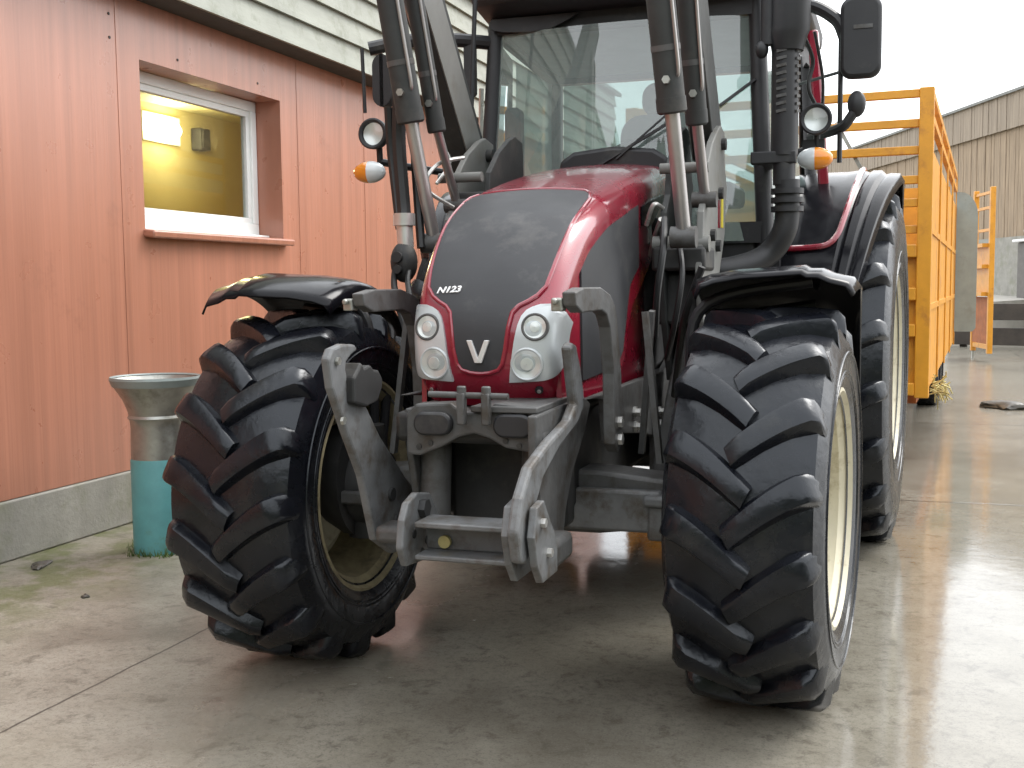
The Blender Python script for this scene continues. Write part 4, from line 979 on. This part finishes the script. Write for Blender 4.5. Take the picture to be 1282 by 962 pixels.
# wipers
bm = B(); beam(bm, (-.07,CF-.16,2.03), (.30,CF-.12,2.24), .012, .018, up=(0,1,0)); beam(bm, (.02,CF-.155,2.06), (.26,CF-.13,2.26), .008, .012, up=(0,1,0)); obj('wiper', bm, M['plastic'], tk, smooth=False)
bm = B(); beam(bm, (.50,CF-.05,2.30), (.66,CF+.0,2.42), .012, .018, up=(0,1,0)); obj('wiper', bm, M['plastic'], tk, smooth=False)

# ---------------- exhaust stack on the right pillar
bm = B(); EX, EY = .82, 1.30
tube(bm, smooth_path([(.40,1.12,1.52),(.58,1.2,1.52),(.74,EY,1.58),(.825,EY,1.70),(.835,EY,1.86),(.835,EY,1.92)], 7), .055, 20)
for zz in (1.79, 1.83, 1.87): tube(bm, [(.835,EY,zz-.012),(.835,EY,zz+.012)], .073, 24)
tube(bm, [(EX,EY,1.90),(EX-.005,EY,2.95)], .050, 24); ex = obj('exhaust_pipe', bm, M['plastic'], tk)
bm = B(); lathe(bm, [(0,.060),(.62,.060),(.62,.056),(0,.056)], 30, Matrix.Translation((EX,EY,2.03)) @ UP, close=True); ht = obj('heat_shield', bm, M['plastic'], ex)
for k in range(11):
    zz = 2.22+k*.033
    for aa in (-28, 58):
        a = R(aa-90+18); p = Vector((EX+.061*math.cos(a), EY+.061*math.sin(a), zz)); tq = Vector((-math.sin(a), math.cos(a), 0))
        bm = B(); beam(bm, p-tq*.022, p+tq*.022+Vector((0,0,.006)), .006, .013); obj('heat_shield_slot', bm, M['grey'], ht, smooth=False)
bm = B(); box(bm, (.775,EY-.02,2.02), (.20,.06,.055)); box(bm, (.74,1.42,2.02), (.06,.28,.05)); obj('exhaust_bracket', bm, M['plastic'], tk, bevel=.006)
bm = B(); tube(bm, [(.83,EY,2.49),(.83,EY,2.56),(.84,EY,2.58),(.84,EY,2.95)], [.07,.085,.088,.088], 22); tube(bm, [(.745,EY-.02,2.52),(.75,EY-.02,2.9)], .034, 14); ball(bm, (.72,EY-.03,2.50), (.03,.03,.04)); obj('exhaust_silencer', bm, M['plastic'], tk)
hose([(.93,1.62,2.30),(.90,1.60,2.38),(.92,1.6,2.5),(.88,1.5,2.6)], .010)
hose([(.965,1.62,2.28),(.965,1.6,2.42),(.93,1.55,2.62)], .008)

# ---------------- mirrors, work lamps, indicators
def mirror(s, x, y, z0, z1, w):
    bm = B(); rbox(bm, (x,y,(z0+z1)/2), (w,.07,z1-z0), .055); mo = obj('mirror', bm, M['plastic'], tk, bevel=.018)
    bm = B(); rbox(bm, (x,y+.037,(z0+z1)/2), (w*.86,.006,(z1-z0)*.88), .04); obj('mirror_glass', bm, M['reflector'], mo)
    if s > 0:
        bm = B(); box(bm, (x+.01,y-.037,z1-.14), (.085,.006,.018)); obj('mirror_clip', bm, M['grey'], mo)
    return mo
mirror(1, 1.135, 1.60, 2.40, 2.77, .185)
bm = B(); tube(bm, smooth_path([(.78,1.62,2.72),(.90,1.60,2.75),(1.02,1.60,2.68),(1.06,1.61,2.60)], 5), .030, 10); tube(bm, [(1.045,1.62,2.66),(1.045,1.62,2.02)], .012, 8); tube(bm, [(.82,1.9,2.44),(1.045,1.62,2.44)], .008, 8)
tube(bm, smooth_path([(.90,1.75,2.16),(1.045,1.62,2.18),(1.09,1.60,2.22),(1.12,1.60,2.27)], 5), .024, 10); obj('mirror_arm', bm, M['plastic'], tk)
bm = B(); ball(bm, (1.12,1.60,2.285), (.042,.035,.062)); obj('wide_angle_mirror', bm, M['plastic'], tk)
mirror(-1, -1.15, 1.30, 2.36, 2.62, .10)
bm = B(); tube(bm, [(-1.27,1.30,2.66),(-1.26,1.30,2.34)], .010, 8); tube(bm, smooth_path([(-.68,1.60,2.70),(-.86,1.5,2.71),(-1.05,1.40,2.70),(-1.24,1.32,2.66)], 5), .035, 10); obj('mirror_arm', bm, M['plastic'], tk)
bm = B(); rbox(bm, (-.78,1.55,2.56), (.05,.06,.26), .02); obj('side_camera_box', bm, M['plastic'], tk)
bm = B(); tube(bm, [(-.655,1.30,2.90),(-.70,1.30,2.0)], .012, 8); obj('grab_rail', bm, M['plastic'], tk)
def lamp(c, s):
    c = Vector(c); Mx = Matrix.Translation(c) @ Matrix.Rotation(-PI/2, 4, 'Z')   # lathe X -> -Y (towards the viewer)
    bm = B(); lathe(bm, [(.012,.060),(.022,.066),(.015,.071),(-.02,.070),(-.06,.05),(-.08,.02),(-.08,.001)], 32, Mx)
    tube(bm, [c+Vector((0,.05,-.03)), c+Vector((0,.06,-.13))], .016, 8); lo_ = obj('work_lamp', bm, M['plastic'], tk)
    bm = B(); lathe(bm, [(.012,.060),(.004,.045),(-.004,.02),(-.004,.001)], 28, Mx); obj('reflector', bm, M['reflector'], lo_)
    bm = B(); lathe(bm, [(.014,.060),(.020,.04),(.023,.001)], 28, Mx); obj('lens', bm, M['lens'], lo_)
    bm = B(); lathe(bm, [(-.01,.0715),(.022,.0735),(.026,.066),(.022,.055),(.008,.053)], 32, Mx); obj('lamp_ring', bm, M['plastic'], lo_)
    # indicator below: clear half towards the cab, amber half outside
    q = c + Vector((0,-.06,-.185))
    bm = B(); ball(bm, q+Vector((0,.03,0)), (.07,.03,.045)); io = obj('indicator', bm, M['plastic'], tk)
    bm = B(); ball(bm, q, (.082,.045,.052)); bmesh.ops.bisect_plane(bm, geom=bm.verts[:]+bm.edges[:]+bm.faces[:], plane_co=q, plane_no=(s,0,0), clear_inner=True); obj('amber_lens', bm, M['amber'], io)
    bm = B(); ball(bm, q, (.082,.045,.052)); bmesh.ops.bisect_plane(bm, geom=bm.verts[:]+bm.edges[:]+bm.faces[:], plane_co=q, plane_no=(s,0,0), clear_outer=True); obj('clear_lens', bm, M['clearlens'], io)
    return c
c1 = lamp((.945,1.50,2.21), 1); c2 = lamp((-1.06,.98,2.185), -1)
bm = B(); tube(bm, [(.945,1.56,2.09),(.76,1.58,2.05)], .018, 8); box(bm, (.93,1.57,2.10), (.10,.05,.05)); obj('lamp_bracket', bm, M['plastic'], tk)
bm = B(); tube(bm, smooth_path([(-1.06,1.04,2.06),(-.95,1.15,2.04),(-.80,1.4,2.02),(-.71,1.55,2.0)], 5), .018, 8); obj('lamp_bracket', bm, M['plastic'], tk)

# ---------------- rear fenders
def rear_fender(s):
    bm = B(); Rf = 1.09; n = 34; cy0, cz0 = 2.75, .975
    xs = [(.70,-.02),(.74,.0),(.90,.008),(1.08,.010),(1.16,.018),(1.19,.0),(1.21,.012),(1.26,.010),(1.285,-.012),(1.31,-.006),(1.36,-.010),(1.385,-.05)]
    rows = []
    for k in range(n+1):
        a = R(68) - R(150)*k/n
        tp = max(0, min(1, (math.degrees(a)-12)/52)); sc = (1.345 - .20*tp - .70)/(1.385-.70)
        rows.append([bm.verts.new((s*(.70+(x-.70)*sc), cy0-(Rf+d)*math.sin(a), cz0+(Rf+d)*math.cos(a))) for x, d in xs])
    for A, Bq in zip(rows, rows[1:]):
        for j in range(len(xs)-1): bm.faces.new((A[j], A[j+1], Bq[j+1], Bq[j]))
    o = obj('rear_fender', bm, M['black'], tk, angle=40)
    m = o.modifiers.new('solid', 'SOLIDIFY'); m.thickness = .012; m.offset = -1
    def fp(x, a, d=.022): return (s*x, cy0-(Rf+d)*math.sin(R(a)), cz0+(Rf+d)*math.cos(R(a)))
    bm = B(); tube(bm, smooth_path([fp(.78,54),fp(.90,53.8),fp(.98,53),fp(1.025,50),fp(1.05,45),fp(1.075,37),fp(1.105,25),fp(1.13,10),fp(1.14,-15)], 6), .015, 8); obj('fender_trim', bm, M['red'], o)
    bm = B(); box(bm, (s*.74, 2.5, 1.5), (.04, 1.5, .9)); obj('fender_inner', bm, M['plastic'], o)
rear_fender(1); rear_fender(-1)
